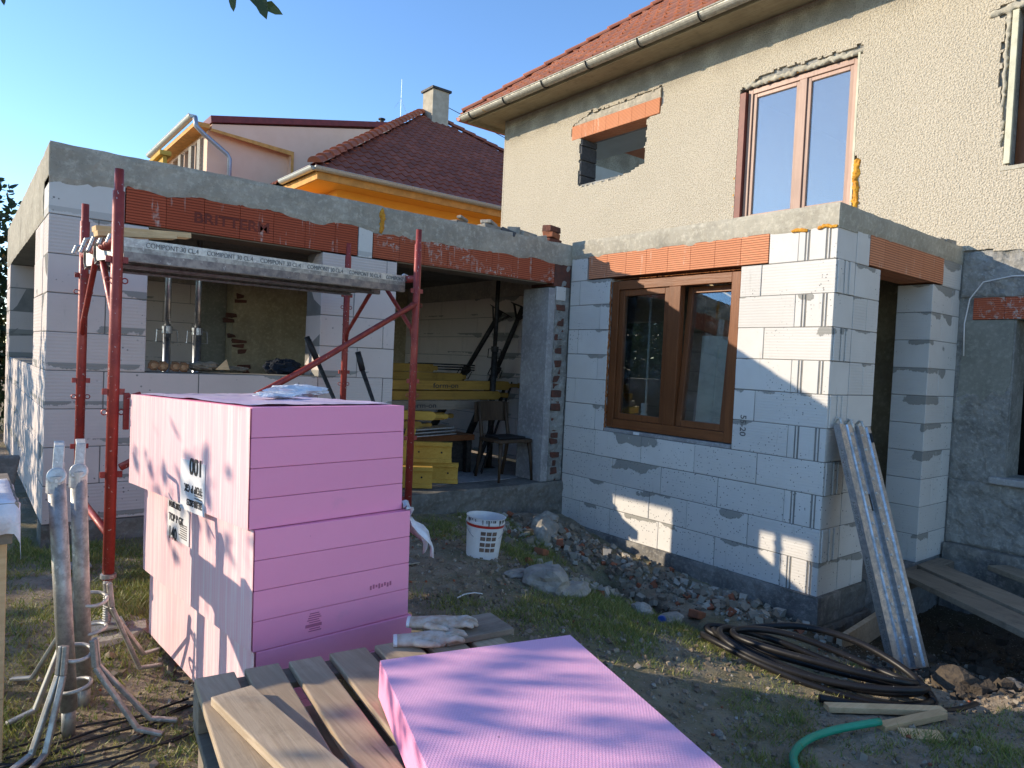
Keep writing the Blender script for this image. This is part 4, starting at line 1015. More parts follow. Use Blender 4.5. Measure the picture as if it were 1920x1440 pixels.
def label_on(b, X, yc, zc, w, h, lines, flip, big, off):
    m = MB(1); m.box((X-.0015, yc-w/2, zc-h/2), (X+.001, yc+w/2, zc+h/2)); o = m.build('label', 'paper', b)
    sgn = -1 if flip else 1
    xd, yd = (0,-1*sgn,0), (0,0,1*sgn)
    for (s_, sz, a, c) in lines: text(s_, sz, (X-.002, yc+sgn*(w/2-a), zc+sgn*(h/2-c)), xd, yd, 'ink', o, 'print', bold=sz*.02)
    mm = MB(2)
    for i in range(7):
        z = zc-h*.38+i*h*.055; mm.box((X-.0028, yc-w*.42, z), (X-.0022, yc-w*(.05+.1*mm.rng.random()), z+.004))
    mm.build('fine_print', 'ink_grey', o)
    return o
label_on(b1_, .7455, 2.75, -.505, .24, .19, [('31.08.2023', .034, .02, .045), ('TOP P GK', .040, .02, .10), ('100', .085, .02, .20)], True, .1, 0)
label_on(b2_, .7605, 3.00, -.680, .27, .16, [('04.05.2023', .034, .02, .035), ('TOP P GK', .042, .02, .09), ('140', .070, .02, .165)], False, .1, 0)
mb = MB(3); 
mb.box((.95,2.2438,-.945),(1.01,2.2452,-.935))
for i in range(9): mb.box((.965-.003*i%.01,2.2435,-.90-i*.0075),(1.0+.004*(i%3),2.2448,-.897-i*.0075))
for i in range(8): mb.box((1.20+i*.012,2.2435,-.86+.003*(i%3)),(1.207+i*.012,2.2448,-.845+.003*(i%2)))
mb.build('stamp', 'stamp', b2_)
def crumple(name, c, rx_, ry_, rz_, seed, label, cat, mat='film_clear', n=14, loc=None):
    m = MB(seed); vs = []; k = n*2
    for i in range(n+1):
        for j in range(k):
            th = PI*i/n; ph = 2*PI*j/k; d = Vector((math.sin(th)*math.cos(ph), math.sin(th)*math.sin(ph), math.cos(th)))
            f = 1+.55*fbm(d.x*1.5+seed, d.y*1.5, d.z*1.5, 1.6, 4)+.25*abs(fbm(d.x+seed, d.y, d.z, 6, 2))
            vs.append((c[0]+d.x*rx_*f, c[1]+d.y*ry_*f, c[2]+d.z*rz_*f))
    fs = [(i*k+j, i*k+(j+1)%k, (i+1)*k+(j+1)%k, (i+1)*k+j) for i in range(n) for j in range(k)]
    m.add(vs, fs, .1); o = m.build(name, mat, None, loc=loc or (c[0], c[1], c[2]-rz_))
    return tag(o, label, cat)
crumple('plastic_film', (1.02,2.80,-.176), .09, .07, .012, 3, 'crumpled white film lying near the middle of the pink stack top', 'plastic film')
crumple('plastic_film', (1.25,3.15,-.18), .13, .08, .028, 5, 'larger heap of white film at the back of the pink stack top', 'plastic film')
crumple('plastic_film', (.725,3.30,-.86), .028, .07, .06, 8, 'knotted white film bulging from the far edge of the stack side', 'plastic film')
mb = MB(3)
pts = []
for i in range(9):
    a = i/8; pts.append((1.345+.10*a+.02*math.sin(a*9), 2.33+.03*math.sin(a*5), -.56-.16*a*a))
vs = []
for i, p in enumerate(pts):
    for j in range(7):
        u = (j-3)/3; vs.append((p[0]+.012*abs(math.sin(j*1.7+i)), p[1]+.045*u*(1-.2*i/8), p[2]-.05*abs(u)*(.3+i/8)+.01*math.sin(j*2.1+i)))
fs = [(i*7+j, i*7+j+1, (i+1)*7+j+1, (i+1)*7+j) for i in range(8) for j in range(6)]
mb.add(vs, fs, .1); o = mb.build('plastic_bag', 'film_clear', None, loc=pts[0], smooth=True); md = o.modifiers.new('s', 'SOLIDIFY'); md.thickness = .004
tag(o, 'loose white plastic hanging off the right edge of the pink stack', 'plastic film')

# ---------------------------------------------------------------- pallets
Ux, Vy = Vector((.9922,-.125,0)), Vector((-.125,-.9922,0))
P0 = Vector((.548,2.085,0))
def pal(ztop, label, dx=0, dy=0, n=6, seed=1):
    O = P0+Ux*dx+Vy*dy; O.z = ztop
    t = thing('pallet', label, 'pallet', (O.x, O.y, ztop-.140), 'wooden pallets stacked under the loose foam board')
    rg = random.Random(seed); W_, L_ = .96, 1.20
    ws = [.11,.10,.10,.12,.13,.12,.11]
    gap = (W_-sum(ws))/(len(ws)-1); u = 0
    def B(u0, u1, v0, v1, z0, z1, nm, mt='wood_pallet'):
        m = MB(rg.randint(0,9999)); j = rg.uniform(-.008,.008)
        a = O+Ux*u0+Vy*(v0+j)+Vector((0,0,z0)); m.obox(O+Ux*(u0+u1)/2+Vy*((v0+v1)/2+j)+Vector((0,0,(z0+z1)/2+rg.uniform(-.001,.001))), Ux*(u1-u0)/2, Vy*(v1-v0)/2, Vector((0,0,(z1-z0)/2)))
        return m.build(nm, mt, t, bevel=.004)
    for w_ in ws: B(u, u+w_, 0, L_, -.022, 0, 'top_board'); u += w_+gap
    for v in (0, L_/2-.05, L_-.10): B(0, W_, v, v+.10, -.044, -.0225, 'stringer', 'wood_grey')
    for v in (0, L_/2-.05, L_-.10):
        for uu in (0, W_/2-.07, W_-.145): B(uu, uu+.145, v, v+.10, -.120, -.0445, 'block', 'wood_grey')
    for uu in (0, W_/2-.05, W_-.10): B(uu, uu+.10, 0, L_, -.142, -.1205, 'bottom_board', 'wood_grey')
    return t
pal(-.950, 'weathered wooden pallet on top of the pallet stack, carrying the loose foam board', seed=1)
pal(-1.094, 'wooden pallet in the middle of the pallet stack', .015, .02, seed=2)
pal(-1.238, 'wooden pallet at the bottom of the pallet stack, on the grass', -.01, .0, seed=3)
m = MB(1); a = P0+Ux*.04+Vy*.10; b = P0+Ux*.30+Vy*1.25
m.bar((.597,1.90,-.936), (.69,.95,-.936), .112, .024); tag(m.build('loose_board', 'wood_pallet', None, bevel=.003, loc=(.6,1.9,-.94)), 'loose rough board lying askew on the left of the top pallet', 'board')
m = MB(1); m.obox((1.42,1.945,-.9385), Ux*.13, Vy*.085, (0,0,.010)); tag(m.build('plywood_piece', 'wood_grey', None, bevel=.002, loc=(1.42,1.945,-.94)), 'small flat plywood piece under the work gloves', 'board')
# loose foam board
t = thing('loose_foam_board', 'single pink waffle-surfaced foam board lying on the pallet beside the gloves', 'insulation board', (.927,1.687,-.945))
u_ = Vector((.967,-.2544,0)); v_ = Vector((-.3015,-.9535,0))
c_ = Vector((.927,1.687,-.893))+u_*.30+v_*.625
m = MB(1); m.obox(c_, u_*.30, v_*.625, (0,0,.0515)); m.build('foam_board', 'foam', t, bevel=.003)
m = MB(1); m.obox(c_+Vector((0,0,.0525)), u_*.2985, v_*.6235, (0,0,.0008)); m.build('waffle_face', 'foam_top', t)

# ---------------------------------------------------------------- gloves: palm, cuff, four fingers and a thumb each
def glove(name, org, fwd, label, side=1, seed=1, up=0):
    rg = random.Random(seed); fwd = Vector(fwd).normalized(); sd = Vector((-fwd.y, fwd.x, 0))*side; U_ = Vector((0,0,1)); O = Vector(org)
    bm = bmesh.new(); 
    def chain(pts, rad, fl=.55, seg=10):
        m = MB(1); m.tube(pts, rad, seg); n0 = []
        for v in m.v:
            # flatten vertically towards the resting height
            n0.append(bm.verts.new((v[0], v[1], O.z + (v[2]-O.z)*fl)))
        for f in m.f:
            try: bm.faces.new([n0[i] for i in f])
            except ValueError: pass
    W = lambda a, b, c=.02: O+fwd*a+sd*b+U_*c
    chain([W(-.005,0),W(.03,0),W(.07,.002),(W(.11,.002)),W(.15,.002),W(.165,.002)], [.034,.036,.041,.047,.045,.030], .50, 14)
    for i, (b, L, cu) in enumerate(((-.032,.062,.004),(-.011,.078,.008),(.011,.074,.006),(.031,.058,.002))):
        s_ = rg.uniform(-.008,.008)
        chain([W(.135,b*.9),W(.155+L*.25,b),W(.155+L*.6,b+s_,.026+cu),W(.155+L*.88,b+s_*1.6,.024),W(.155+L,b+s_*1.8,.016)], [.0125,.0128,.012,.0105,.005], .85)
    chain([W(.055,-.036),W(.085,-.054),W(.115,-.064,.022),W(.135,-.066,.018)], [.016,.0145,.012,.006], .8)
    me = bpy.data.meshes.new(name); bmesh.ops.recalc_face_normals(bm, faces=bm.faces)
    for v in bm.verts: v.co -= O
    bm.to_mesh(me); bm.free()
    me.attributes.new('rnd', 'FLOAT', 'FACE'); me.materials.append(M['glove']); me.polygons.foreach_set('use_smooth', [True]*len(me.polygons))
    o = bpy.data.objects.new(name, me); COL.objects.link(o); o.location = O
    r = o.modifiers.new('r', 'REMESH'); r.mode = 'VOXEL'; r.voxel_size = .0022; r.use_smooth_shade = True
    sm = o.modifiers.new('s', 'SMOOTH'); sm.iterations = 5; sm.factor = .6
    tx = text('10', .022, O+fwd*.075+sd*-.015+U_*.0225, fwd, sd*side, 'ink', o, 'print', bold=.0005)
    tx.location = (0,0,0)
    m = MB(2)
    for i in range(5): m.box((0,0,0),(0,0,0)) if False else None
    cu = MB(5); cu.tube([W(-.014,0,.02),W(-.003,0,.02)], [.033,.035], 14)
    cu.v = [(v[0],v[1],O.z+(v[2]-O.z)*.5) for v in cu.v]; co = cu.build('cuff', 'white', o)
    return tag(o, label, 'work glove', 'pair of work gloves on the pallet')
glove('work_glove', (1.155,1.985,-.947), (.92,-.46,0), 'cream work glove with a printed back, nearer one of the pair on the pallet', 1, 1)
glove('work_glove', (1.25,2.06,-.928), (.78,-.62,0), 'cream work glove lying partly under its twin, farther one, beside the stack', 1, 4)

# ---------------------------------------------------------------- steel props and tripods in front
def front_prop(x, y, ztop, zb, label, tl=(0,0)):
    t = thing('steel_prop', label, 'steel prop', (x, y, zb), 'galvanised props standing in tripods')
    tx_, ty_ = tl
    m = MB(1); m.tube([(x, y, zb+.10), (x-tx_*.9, y-ty_*.9, ztop-.02)], .0285, 20); m.build('outer_tube', 'galv_dull', t, smooth=True)
    m = MB(1); m.tube([(x, y, zb), (x, y, zb+.12)], .0225, 16); m.build('inner_tube', 'galv_dull', t, smooth=True)
    m = MB(1); a = Vector((x-tx_*.9, y-ty_*.9, ztop-.02)); m.lathe(a, [(.0285,-.06),(.031,-.06),(.031,0),(.024,.002),(.022,-.012),(.001,-.013)], 20); m.build('end_ring', 'galv_white', t)
    return t, a
p1, a1 = front_prop(.335, 2.88, -.46, -1.42, 'left one of the two steel props standing in the tripods', (.055,-.07))
p2, a2 = front_prop(.405, 3.06, -.475, -1.43, 'right one of the two steel props standing in the tripods', (.035,-.06))
for a, p, lb in ((a1, p1, 'left'), (a2, p2, 'right')):
    m = MB(2)
    # U-shaped head fork rising behind the tube end
    m.bar((a.x+.004,a.y+.02,a.z-.02), (a.x+.012,a.y+.045,a.z+.10), .034, .006, up=(0,-1,.2)); m.bar((a.x+.012,a.y+.043,a.z+.10), (a.x+.022,a.y+.15,a.z+.105), .034, .006); m.bar((a.x+.012,a.y+.048,a.z+.0), (a.x+.02,a.y+.12,a.z+.03), .034, .006); m.lathe(a+Vector((0,-.012,.0)), [(.001,.012),(.026,.012),(.0315,.008),(.0315,-.012),(.001,-.012)], 22, ax=(-.1,-.96,.30))
    m.build('head_fork', 'galv_white', p, bevel=.005)
def tripod(cx, cy, z, feet, label, rad=.05):
    t = thing('prop_tripod', label, 'tripod', (cx, cy, -1.42), 'tripods that hold the steel props')
    m = MB(1); m.tube([(cx+rad*math.cos(a), cy+rad*math.sin(a), z+.02+.012*math.sin(a)) for a in np.linspace(0, 6.28, 18)], .007, 6); m.tube([(cx+rad*math.cos(a), cy+rad*math.sin(a), z-.10+.008*math.cos(a)) for a in np.linspace(0, 6.28, 18)], .007, 6); m.build('clamp_ring', 'galv_white', t, smooth=True)
    for (fx, fy) in feet:
        d = Vector((fx-cx, fy-cy, 0)); L = d.length; d.normalize(); zf = gz(fx, fy)+.014
        A_ = Vector((cx, cy, 0))+d*(rad+.01); A1 = A_+Vector((0,0,z+.07)); A2 = A_+d*.012+Vector((0,0,z-.03)); B_ = Vector((cx, cy, 0))+d*(L-.09)+Vector((0,0,zf+.012)); C_ = Vector((fx, fy, zf))
        m = MB(2); m.bar(A1, A2, .016, .020, up=d); m.bar(A2, B_, .020, .016); m.bar(B_-(B_-A2).normalized()*.004, C_, .022, .014); m.build('leg', 'galv_dull', t, bevel=.004)
    return t
tripod(.35, 2.865, -1.13, [(.145,2.70),(.20,2.66),(.60,2.66),(.665,2.73)], 'nearer tripod of pale bent legs round the left prop')
tripod(.43, 3.10, -1.02, [(.16,3.02),(.19,3.34),(.70,3.16),(.72,3.30)], 'farther tripod of pale bent legs round the right prop')
mb = MB(1)
rg = random.Random(5)
tw = None
for i in range(7):
    x, y = .0+rg.uniform(0,.2), 2.55+rg.uniform(-.1,.3); p = []
    for k in range(8):
        p.append((x, y, gz(x, y)+.008+rg.uniform(0,.008))); x += .09+rg.uniform(-.02,.02); y += .03*rg.uniform(-1,1.3)
    mb.tube(p, .0045, 5)
tag(mb.build('binding_wire', 'steel_dark', None, loc=(.2,2.6,-1.4), smooth=True), 'tangle of thin dark wire on the grass at the tripod feet', 'wire')

# table at the left edge of the picture
t = thing('work_table', 'rough trestle table at the left edge with white film over its top', 'table', (.0, 2.95, -1.4))
m = MB(1); m.box((-.75,2.72,-.55),(.165,3.35,-.525)); m.build('tabletop', 'wood_grey', t, bevel=.003)
for x in (.105, -.70):
    for y in (2.78, 3.28):
        m = MB(2); m.box((x, y, -1.42), (x+.034, y+.045, -.5505)); m.build('leg', 'wood_pale', t, bevel=.003)
m = MB(2); m.box((-.74,2.735,-.66),(.15,2.76,-.5505)); m.box((.125,2.76,-.66),(.15,3.33,-.5505)); m.build('apron', 'wood_grey', t, bevel=.002)
m = MB(3); vs = []; n1, n2 = 26, 14
for i in range(n1+1):
    for j in range(n2+1):
        x = -.35+.545*i/n1; y = 2.68+.5*j/n2; z = -.519+.006*fbm(x, y, 1, 20, 3)
        over = max(0, x-.165)+max(0, 2.72-y); z -= over*2.6*(1+.5*fbm(x, y, 2, 12, 2)); vs.append((min(x, .17+.01*fbm(x,y,3,30,2)) if x > .165 else x, max(y, 2.712) if y < 2.72 else y, z))
fs = [(i*(n2+1)+j, i*(n2+1)+j+1, (i+1)*(n2+1)+j+1, (i+1)*(n2+1)+j) for i in range(n1) for j in range(n2)]
m.add(vs, fs, .1); o = m.build('plastic_sheet', 'film_clear', None, loc=(.0,2.9,-.52), smooth=True); md = o.modifiers.new('s', 'SOLIDIFY'); md.thickness = .002
tag(o, 'white film draped over the right end of the rough table', 'plastic film')
m = MB(3); m.bar((-.25,2.80,-.485),(.10,2.90,-.485), .05, .05); tag(m.build('timber_offcut', 'wood_brown_h', None, loc=(0,2.8,-.51), bevel=.003), 'dark timber offcut lying on the film at the left edge', 'timber offcut')
# ---------------------------------------------------------------- inside the garage
def steel_prop(p, q, label, mat='galv', r=.024, r2=.030, plate=True, fork=False, group='props inside the garage'):
    p, q = Vector(p), Vector(q); d = (q-p).normalized(); t = thing('steel_prop', label, 'steel prop', p, group)
    mid = p+(q-p)*.60
    m = MB(1); m.tube([p, mid], r2, 14); m.build('outer_tube', mat, t, smooth=True)
    m = MB(1); m.tube([mid, q], r, 14); m.build('inner_tube', mat, t, smooth=True)
    s_ = d.cross(Vector((.3,1,0))).normalized()
    m = MB(1); m.tube([mid-d*.03, mid+d*.03], r2+.009, 14); c = mid+d*.0
    for sg in (-1, 1): m.tube([c+s_*sg*r2, c+s_*sg*.075, c+s_*sg*.08-d*.10, c+s_*sg*r2-d*.10], .006, 6)
    m.build('collar', mat, t)
    if fork:
        m = MB(1); m.obox(q, s_*.15, d.cross(s_)*.05, d*.004)
        for sg in (-1, 1): m.bar(q-d*.18, q+s_*sg*.12, .012, .03)
        m.build('head_plate', mat, t)
    elif plate: m = MB(1); m.obox(p+d*.003, s_*.06, d.cross(s_)*.06, d*.003); m.obox(q-d*.003, s_*.06, d.cross(s_)*.06, d*.003); m.build('end_plate', mat, t)
    return t
steel_prop((1.36,6.30,-1.21), (1.36,6.30,1.04), 'bright steel prop seen through the left opening, left one of two')
steel_prop((1.60,6.32,-1.21), (1.60,6.32,1.04), 'bright steel prop seen through the left opening, right one of two', r2=.034)
steel_prop((4.76,6.30,-1.21), (4.79,6.31,1.04), 'dark upright steel prop behind the long yellow beams', 'steel_dark', r2=.034)
steel_prop((4.55,7.55,-1.21), (5.20,6.77,.62), 'black forked prop leaning on the inner wall, left one', 'steel_dark', .03, .045, fork=True)
steel_prop((4.90,7.10,-1.21), (5.24,6.40,.66), 'black forked prop leaning on the inner wall, right one beside the jamb', 'steel_dark', .03, .045, fork=True)
m = MB(1); m.bar((4.35,6.0,-1.2),(5.2,6.6,-.25), .03, .04); m.bar((4.42,5.98,-1.2),(5.27,6.58,-.25), .012, .04); tag(m.build('steel_rail', 'steel_dark', None, loc=(4.35,6,-1.2)), 'dark thin steel rails leaning under the long yellow beams', 'rail')
m = MB(1); m.bar((5.1,6.0,-1.2),(5.25,6.15,.35), .03, .03); tag(m.build('steel_bar', 'steel_dark', None, loc=(5.1,6,-1.2)), 'thin dark bar upright beside the plastered jamb', 'bar')
def i_beam(A, B, h, w, label, mat='wood_yellow', grp='yellow formwork beams', words=None, tipped=True, tip=.10):
    A, B = Vector(A), Vector(B); d = (B-A); L = d.length; d.normalize(); s_ = Vector((0,0,1)).cross(d).normalized(); up = d.cross(s_)
    t = thing('formwork_beam', label, 'formwork beam', A-Vector((0,0,h/2)), grp); c = (A+B)/2
    for sg, nm in ((1, 'top_flange'), (-1, 'bottom_flange')):
        m = MB(3); m.obox(c+up*sg*(h/2-.02), d*L/2, s_*w/2, up*.02); m.build(nm, mat, t, bevel=.004)
    m = MB(4); m.obox(c, d*(L/2+(-.004)), s_*.014, up*(h/2-.04)); 
    m.build('web', mat, t)
    m = MB(5)
    for e in (A, B):
        sg = 1 if e == B else -1
        for k in (.10, .32): m.tube([e-d*sg*k-s_*.0145, e-d*sg*k+s_*.0145], .010, 8)
    m.build('bolt_hole', 'black', t)
    return t
fy = -1.212
i_beam((2.95,6.28,fy+.10), (3.86,5.60,fy+.10), .20, .08, 'short bright yellow beam on the garage floor, behind and right of its neighbour', 'wood_yellow_b')
i_beam((2.90,6.22,fy+.303), (3.79,5.62,fy+.303), .20, .08, 'short bright yellow beam lying on top of another at the garage doorway', 'wood_yellow_b')
i_beam((2.75,5.98,fy+.10), (3.50,5.50,fy+.10), .20, .08, 'short bright yellow beam on the garage floor, nearest to the doorway step', 'wood_yellow_b')
def tri_beam(A, B, w, h, label, mat='wood_yellow', words=None, tip=.16):
    """flat formwork chord with a chamfered end and a narrower steel tongue"""
    A, B = Vector(A), Vector(B); d = (B-A); L = d.length; d.normalize(); s_ = Vector((0,0,1)).cross(d).normalized(); up = d.cross(s_)
    t = thing('formwork_beam', label, 'formwork beam', A-up*h/2, 'long yellow formwork beams in a pile')
    m = MB(hash(label)%50); P = [A-up*h/2, B-up*h/2-d*.03, B-up*h*.2, B+up*h*.2, B+up*h/2-d*.03, A+up*h/2]
    m.prism([p-s_*w/2 for p in P], s_*w); m.build('timber', mat, t, bevel=.004)
    m = MB(2); m.obox(B+d*tip/2, d*(tip/2+.01), s_*w*.28, up*h*.22); m.obox(B+d*(tip-.02), d*.02, s_*w*.3, up*h*.30); m.build('end_tongue', mat, t, bevel=.006)
    if words: text(words, h*.75, A+d*(L-words_off(words))-s_*(w/2+.0005)-up*h*.28, d, up, 'ink', t, 'print', sx=1.3, bold=.001)
    return t
def words_off(s): return 1.05
for args in (
 ((3.0,6.40,-.29),(5.05,6.38,-.275),.09,.10,'uppermost front yellow beam with dark lettering near its middle','wood_yellow','form-on',.20),
 ((3.0,6.34,-.395),(4.86,6.31,-.385),.09,.095,'second yellow beam from the top at the front of the pile, orange worn side','wood_yellow',None,.12),
 ((3.0,6.28,-.49),(4.70,6.22,-.485),.09,.095,'third beam from the top at the front, greyish with faded lettering','wood_grey','form-on',.16),
 ((3.0,6.52,-.395),(5.0,6.50,-.39),.09,.095,'yellow beam lying behind the orange worn one in the pile','wood_yellow',None,.05),
 ((3.0,6.62,-.20),(4.6,6.70,-.20),.09,.09,'dull yellow beam at the back of the pile, upper layer','wood_yellow',None,.05),
 ((3.0,6.75,-.11),(4.3,6.85,-.11),.09,.09,'highest dull yellow beam at the back of the pile','wood_yellow',None,.05),
 ((3.0,6.22,-.555),(3.86,6.08,-.590),.09,.09,'short bright yellow beam end below the long ones','wood_yellow_b',None,.14),
 ((3.0,6.0,-.665),(3.70,6.10,-.685),.09,.085,'short dull yellow beam end, lowest of the pile','wood_yellow',None,.14),
 ((3.0,6.35,-.615),(4.15,6.33,-.615),.08,.08,'small yellow beam end beside the bright short one','wood_yellow',None,.10)):
    tri_beam(args[0], args[1], args[2], args[3], args[4], args[5], args[6], args[7])
m = MB(3)
for i, z in enumerate((-.70,-.735,-.77)): m.bar((3.3,6.0+i*.02,z-.02),(4.02+i*.03,6.05+i*.02,z), .20, .012)
tag(m.build('steel_sheet', 'galv', None, loc=(3.3,6,-.8)), 'thin grey steel strips stacked under the yellow beam ends', 'steel strips')
m = MB(3)
for i, z in enumerate((-.06,-.09,-.12)): m.bar((4.1,6.98,z),(4.95,7.0,z), .15, .016)
tag(m.build('steel_sheet', 'steel_dark', None, loc=(4.1,7,-.1)), 'dark steel strips lying on top of the beam pile against the inner wall', 'steel strips')
t = thing('trestle', 'dark trestle standing behind the short yellow beams carrying the long beam pile', 'trestle', (3.4,6.5,-1.21))
for (x, y) in ((3.25,6.15),(4.35,6.15),(3.25,6.85),(4.35,6.85)):
    m = MB(1); m.bar((x,y,-1.212),(x,y,-.86),.06,.06); m.build('leg', 'steel_dark', t)
m = MB(1); m.box((3.2,6.1,-.86),(4.4,6.9,-.80)); m.build('top', 'wood_brown_h', t)
m = MB(1); m.box((3.22,6.2,-1.21),(4.38,6.82,-.865)); tag(m.build('dark_crate', 'steel_dark', None, bevel=.01, loc=(3.8,6.5,-1.21)), 'dark crate under the trestle in the garage doorway', 'crate')
m = MB(1); m.bar((3.20,5.75,-1.19),(3.50,5.90,-.68), .05, .10); tag(m.build('yellow_timber', 'wood_yellow_b', None, bevel=.004, loc=(3.2,5.75,-1.2)), 'yellow board leaning against the beam pile behind the right scaffold post', 'board')
m = MB(1); m.bar((3.10,5.80,-1.19),(3.28,5.95,-.72), .05, .08); tag(m.build('yellow_timber', 'wood_yellow', None, bevel=.004, loc=(3.1,5.8,-1.2)), 'duller yellow board leaning left of the bright leaning board', 'board')
# chair
ch = thing('old_chair', 'old dark wooden chair in the garage doorway, its seat seen from the front left', 'chair', (4.50,5.62,-1.215))
cx_, cy_ = 4.47, 5.62
seatz = -.785
m = MB(1)
pts = [(4.24+.0,5.44),(4.66,5.44),(4.70,5.50),(4.68,5.80),(4.62,5.84),(4.30,5.84),(4.24,5.80),(4.21,5.50)]
m.prism([(a,b,seatz-.035) for a,b in pts], (0,0,.035)); m.build('seat', 'chair', ch, bevel=.008)
m = MB(1)
pts2 = [(4.27,5.50),(4.62,5.50),(4.63,5.77),(4.29,5.77)]; m.prism([(a,b,seatz+.001) for a,b in pts2], (0,0,.022)); m.build('seat_pad', 'black', ch, bevel=.008)
for (x, y, xt, yt) in ((4.26,5.46,4.28,5.48),(4.69,5.46,4.65,5.48)):
    m = MB(1); m.tube([(x,y,-1.214),(x*.5+xt*.5,y*.5+yt*.5,-.98),(xt,yt,seatz-.034)], [.013,.017,.023], 8); m.build('leg', 'chair', ch, smooth=True)
for x in (4.29, 4.64):
    m = MB(1); m.tube([(x,5.90,-1.214),(x,5.85,-.98),(x,5.82,seatz),(x,5.86,-.62),(x,5.90,-.43)], [.016,.019,.021,.018,.015], 8); m.build('leg', 'chair', ch, smooth=True)
m = MB(1); n = 8; vs = []
for i in range(n+1):
    u = i/n*2-1; x = 4.465+u*.225; y = 5.905-.03*(1-u*u)*-1
    for (zz, yy) in ((-.63,0),(-.42,.012),(-.42,.026),(-.63,.014)): vs.append((x, y+yy-.02, zz-.012*u*u))
fs = [(i*4+k, i*4+(k+1)%4, (i+1)*4+(k+1)%4, (i+1)*4+k) for i in range(n) for k in range(4)]+[(0,1,2,3),(n*4,n*4+1,n*4+2,n*4+3)]
m.add(vs, fs); m.build('backrest', 'chair', ch, bevel=.003)
# sill clutter
for i, (x, z) in enumerate(((1.075,-.135),(1.135,-.140),(1.215,-.140),(1.27,-.142))):
    m = MB(i); y = 5.36; m.lathe((x,y,z), [(.001,-.012),(.014,-.014),(.016,-.006),(.030,-.004),(.036,.0),(.036,.010),(.030,.014),(.001,.016)], 18, ax=(0.1,-1,.1))
    m.lathe((x,y,z), [(.020,-.014),(.026,-.018),(.028,-.012),(.022,-.006)], 18, ax=(-.1,1,-.1))
    for k in range(4):
        a = k*PI/2+.5; m.rock((x+.034*math.cos(a), y-.006, z+.034*math.sin(a)), .010)
    names = ['leftmost', 'second from the left', 'third from the left', 'rightmost']
    tag(m.build('scaffold_wheel_nut', 'brass', None, loc=(x,y,z-.04), bevel=.001), 'rusty round wing nut on the left window sill, %s of the four' % names[i], 'wing nut', 'four round wing nuts on the sill')
crumple('rag_heap', (1.44,5.46,-.135), .11, .07, .035, 12, 'brown crumpled rags on the window sill right of the wing nuts', 'rags', 'rag', 10)
crumple('rag_heap', (1.66,5.47,-.15), .09, .06, .022, 17, 'flat dirty rag on the window sill with pale edges', 'rags', 'rag', 10)
m = MB(1); m.add([(1.50,5.40,-.155),(1.61,5.42,-.155),(1.60,5.47,-.075),(1.585,5.44,-.08)], [(0,1,2,3)]); o = m.build('cardboard_scrap', 'wood_pale', None, loc=(1.5,5.4,-.17), fixn=False); md = o.modifiers.new('s','SOLIDIFY'); md.thickness=.003; tag(o, 'pale folded cardboard scrap standing among the rags on the sill', 'cardboard')
crumple('work_jacket', (2.12,5.70,-.13), .15, .12, .07, 23, 'dark blue jacket heaped in the lower right corner of the left opening', 'jacket', 'cloth', 16, (2.1,5.7,-.2))
m = MB(1); m.box((2.0,5.60,-1.21),(2.26,5.9,-.20)); tag(m.build('block_stack', 'block_clean', None, loc=(2.1,5.7,-1.21), bevel=.004), 'short stack of blocks behind the sill under the blue jacket', 'blocks')
# wheelbarrow behind the stack
t = thing('wheelbarrow', 'wheelbarrow behind the pink stack with two black handles sticking up', 'wheelbarrow', (1.5,3.9,-1.42))
for (a, b, c) in (((1.808,4.453,.105),(1.86,4.40,-.04),(1.98,4.30,-.36)), ((2.074,4.236,.022),(2.10,4.21,-.10),(2.20,4.10,-.46))):
    a, b, c = Vector(a), Vector(b), Vector(c)
    m = MB(1); m.tube([a, a.lerp(b,.3), a.lerp(b,.35), b], [.019,.019,.021,.020], 12); m.build('grip', 'black', t, smooth=True)
    m = MB(1); m.tube([b, c, Vector((1.55+.1*(a.y<4.3), 4.1, -.84))], .015, 10); m.build('handle_tube', 'steel_dark', t, smooth=True)
m = MB(1); m.hexa([(1.30,3.75,-1.12),(1.60,3.70,-1.12),(1.62,4.1,-1.12),(1.32,4.1,-1.12),(1.22,3.65,-.85),(1.66,3.62,-.85),(1.70,4.2,-.85),(1.25,4.2,-.85)]); m.build('tray', 'steel_dark', t, bevel=.02)
m = MB(1); m.lathe((1.45,3.50,-1.24), [(.06,-.03),(.17,-.035),(.18,0),(.17,.035),(.06,.03)], 24, ax=(1,.05,0)); m.build('wheel', 'black', t, smooth=True)
for o in list(COL.objects):
    pass

# ---------------------------------------------------------------- window sill inside the porch window
m = MB(1); m.lathe((5.16,4.40,-.60), [(.001,0),(.032,0),(.032,.16),(.020,.19),(.001,.19)], 16); m.cur = 1; m.lathe((5.16,4.40,-.41), [(.001,0),(.030,0),(.030,.075),(.001,.075)], 16); m.cur = 2; m.lathe((5.16,4.40,-.57), [(.0325,0),(.0325,.10)], 16)
tag(m.build('foam_can', ['white', 'paper', 'red'], None, loc=(5.16,4.4,-.6)), 'red and white foam can standing on the sill behind the left window sash', 'spray can')
m = MB(1); m.tube([(5.30,4.50,-1.5),(5.30,4.50,.70)], .011, 8); tag(m.build('thin_pole', 'galv_white', None, loc=(5.3,4.5,-1.5), smooth=True), 'thin pale pole upright behind the left window sash', 'pole')
t = thing('leaning_door', 'pale green panelled door leaning inside, seen through the right window sash', 'door', (5.9,3.9,-1.5))
m = MB(1); m.obox((5.80,3.77,-.58), (.20,-.36,0), (.012,.007,0), (.05,0,.92)); m.build('door_leaf', 'door_green', t, bevel=.003)
m = MB(1)
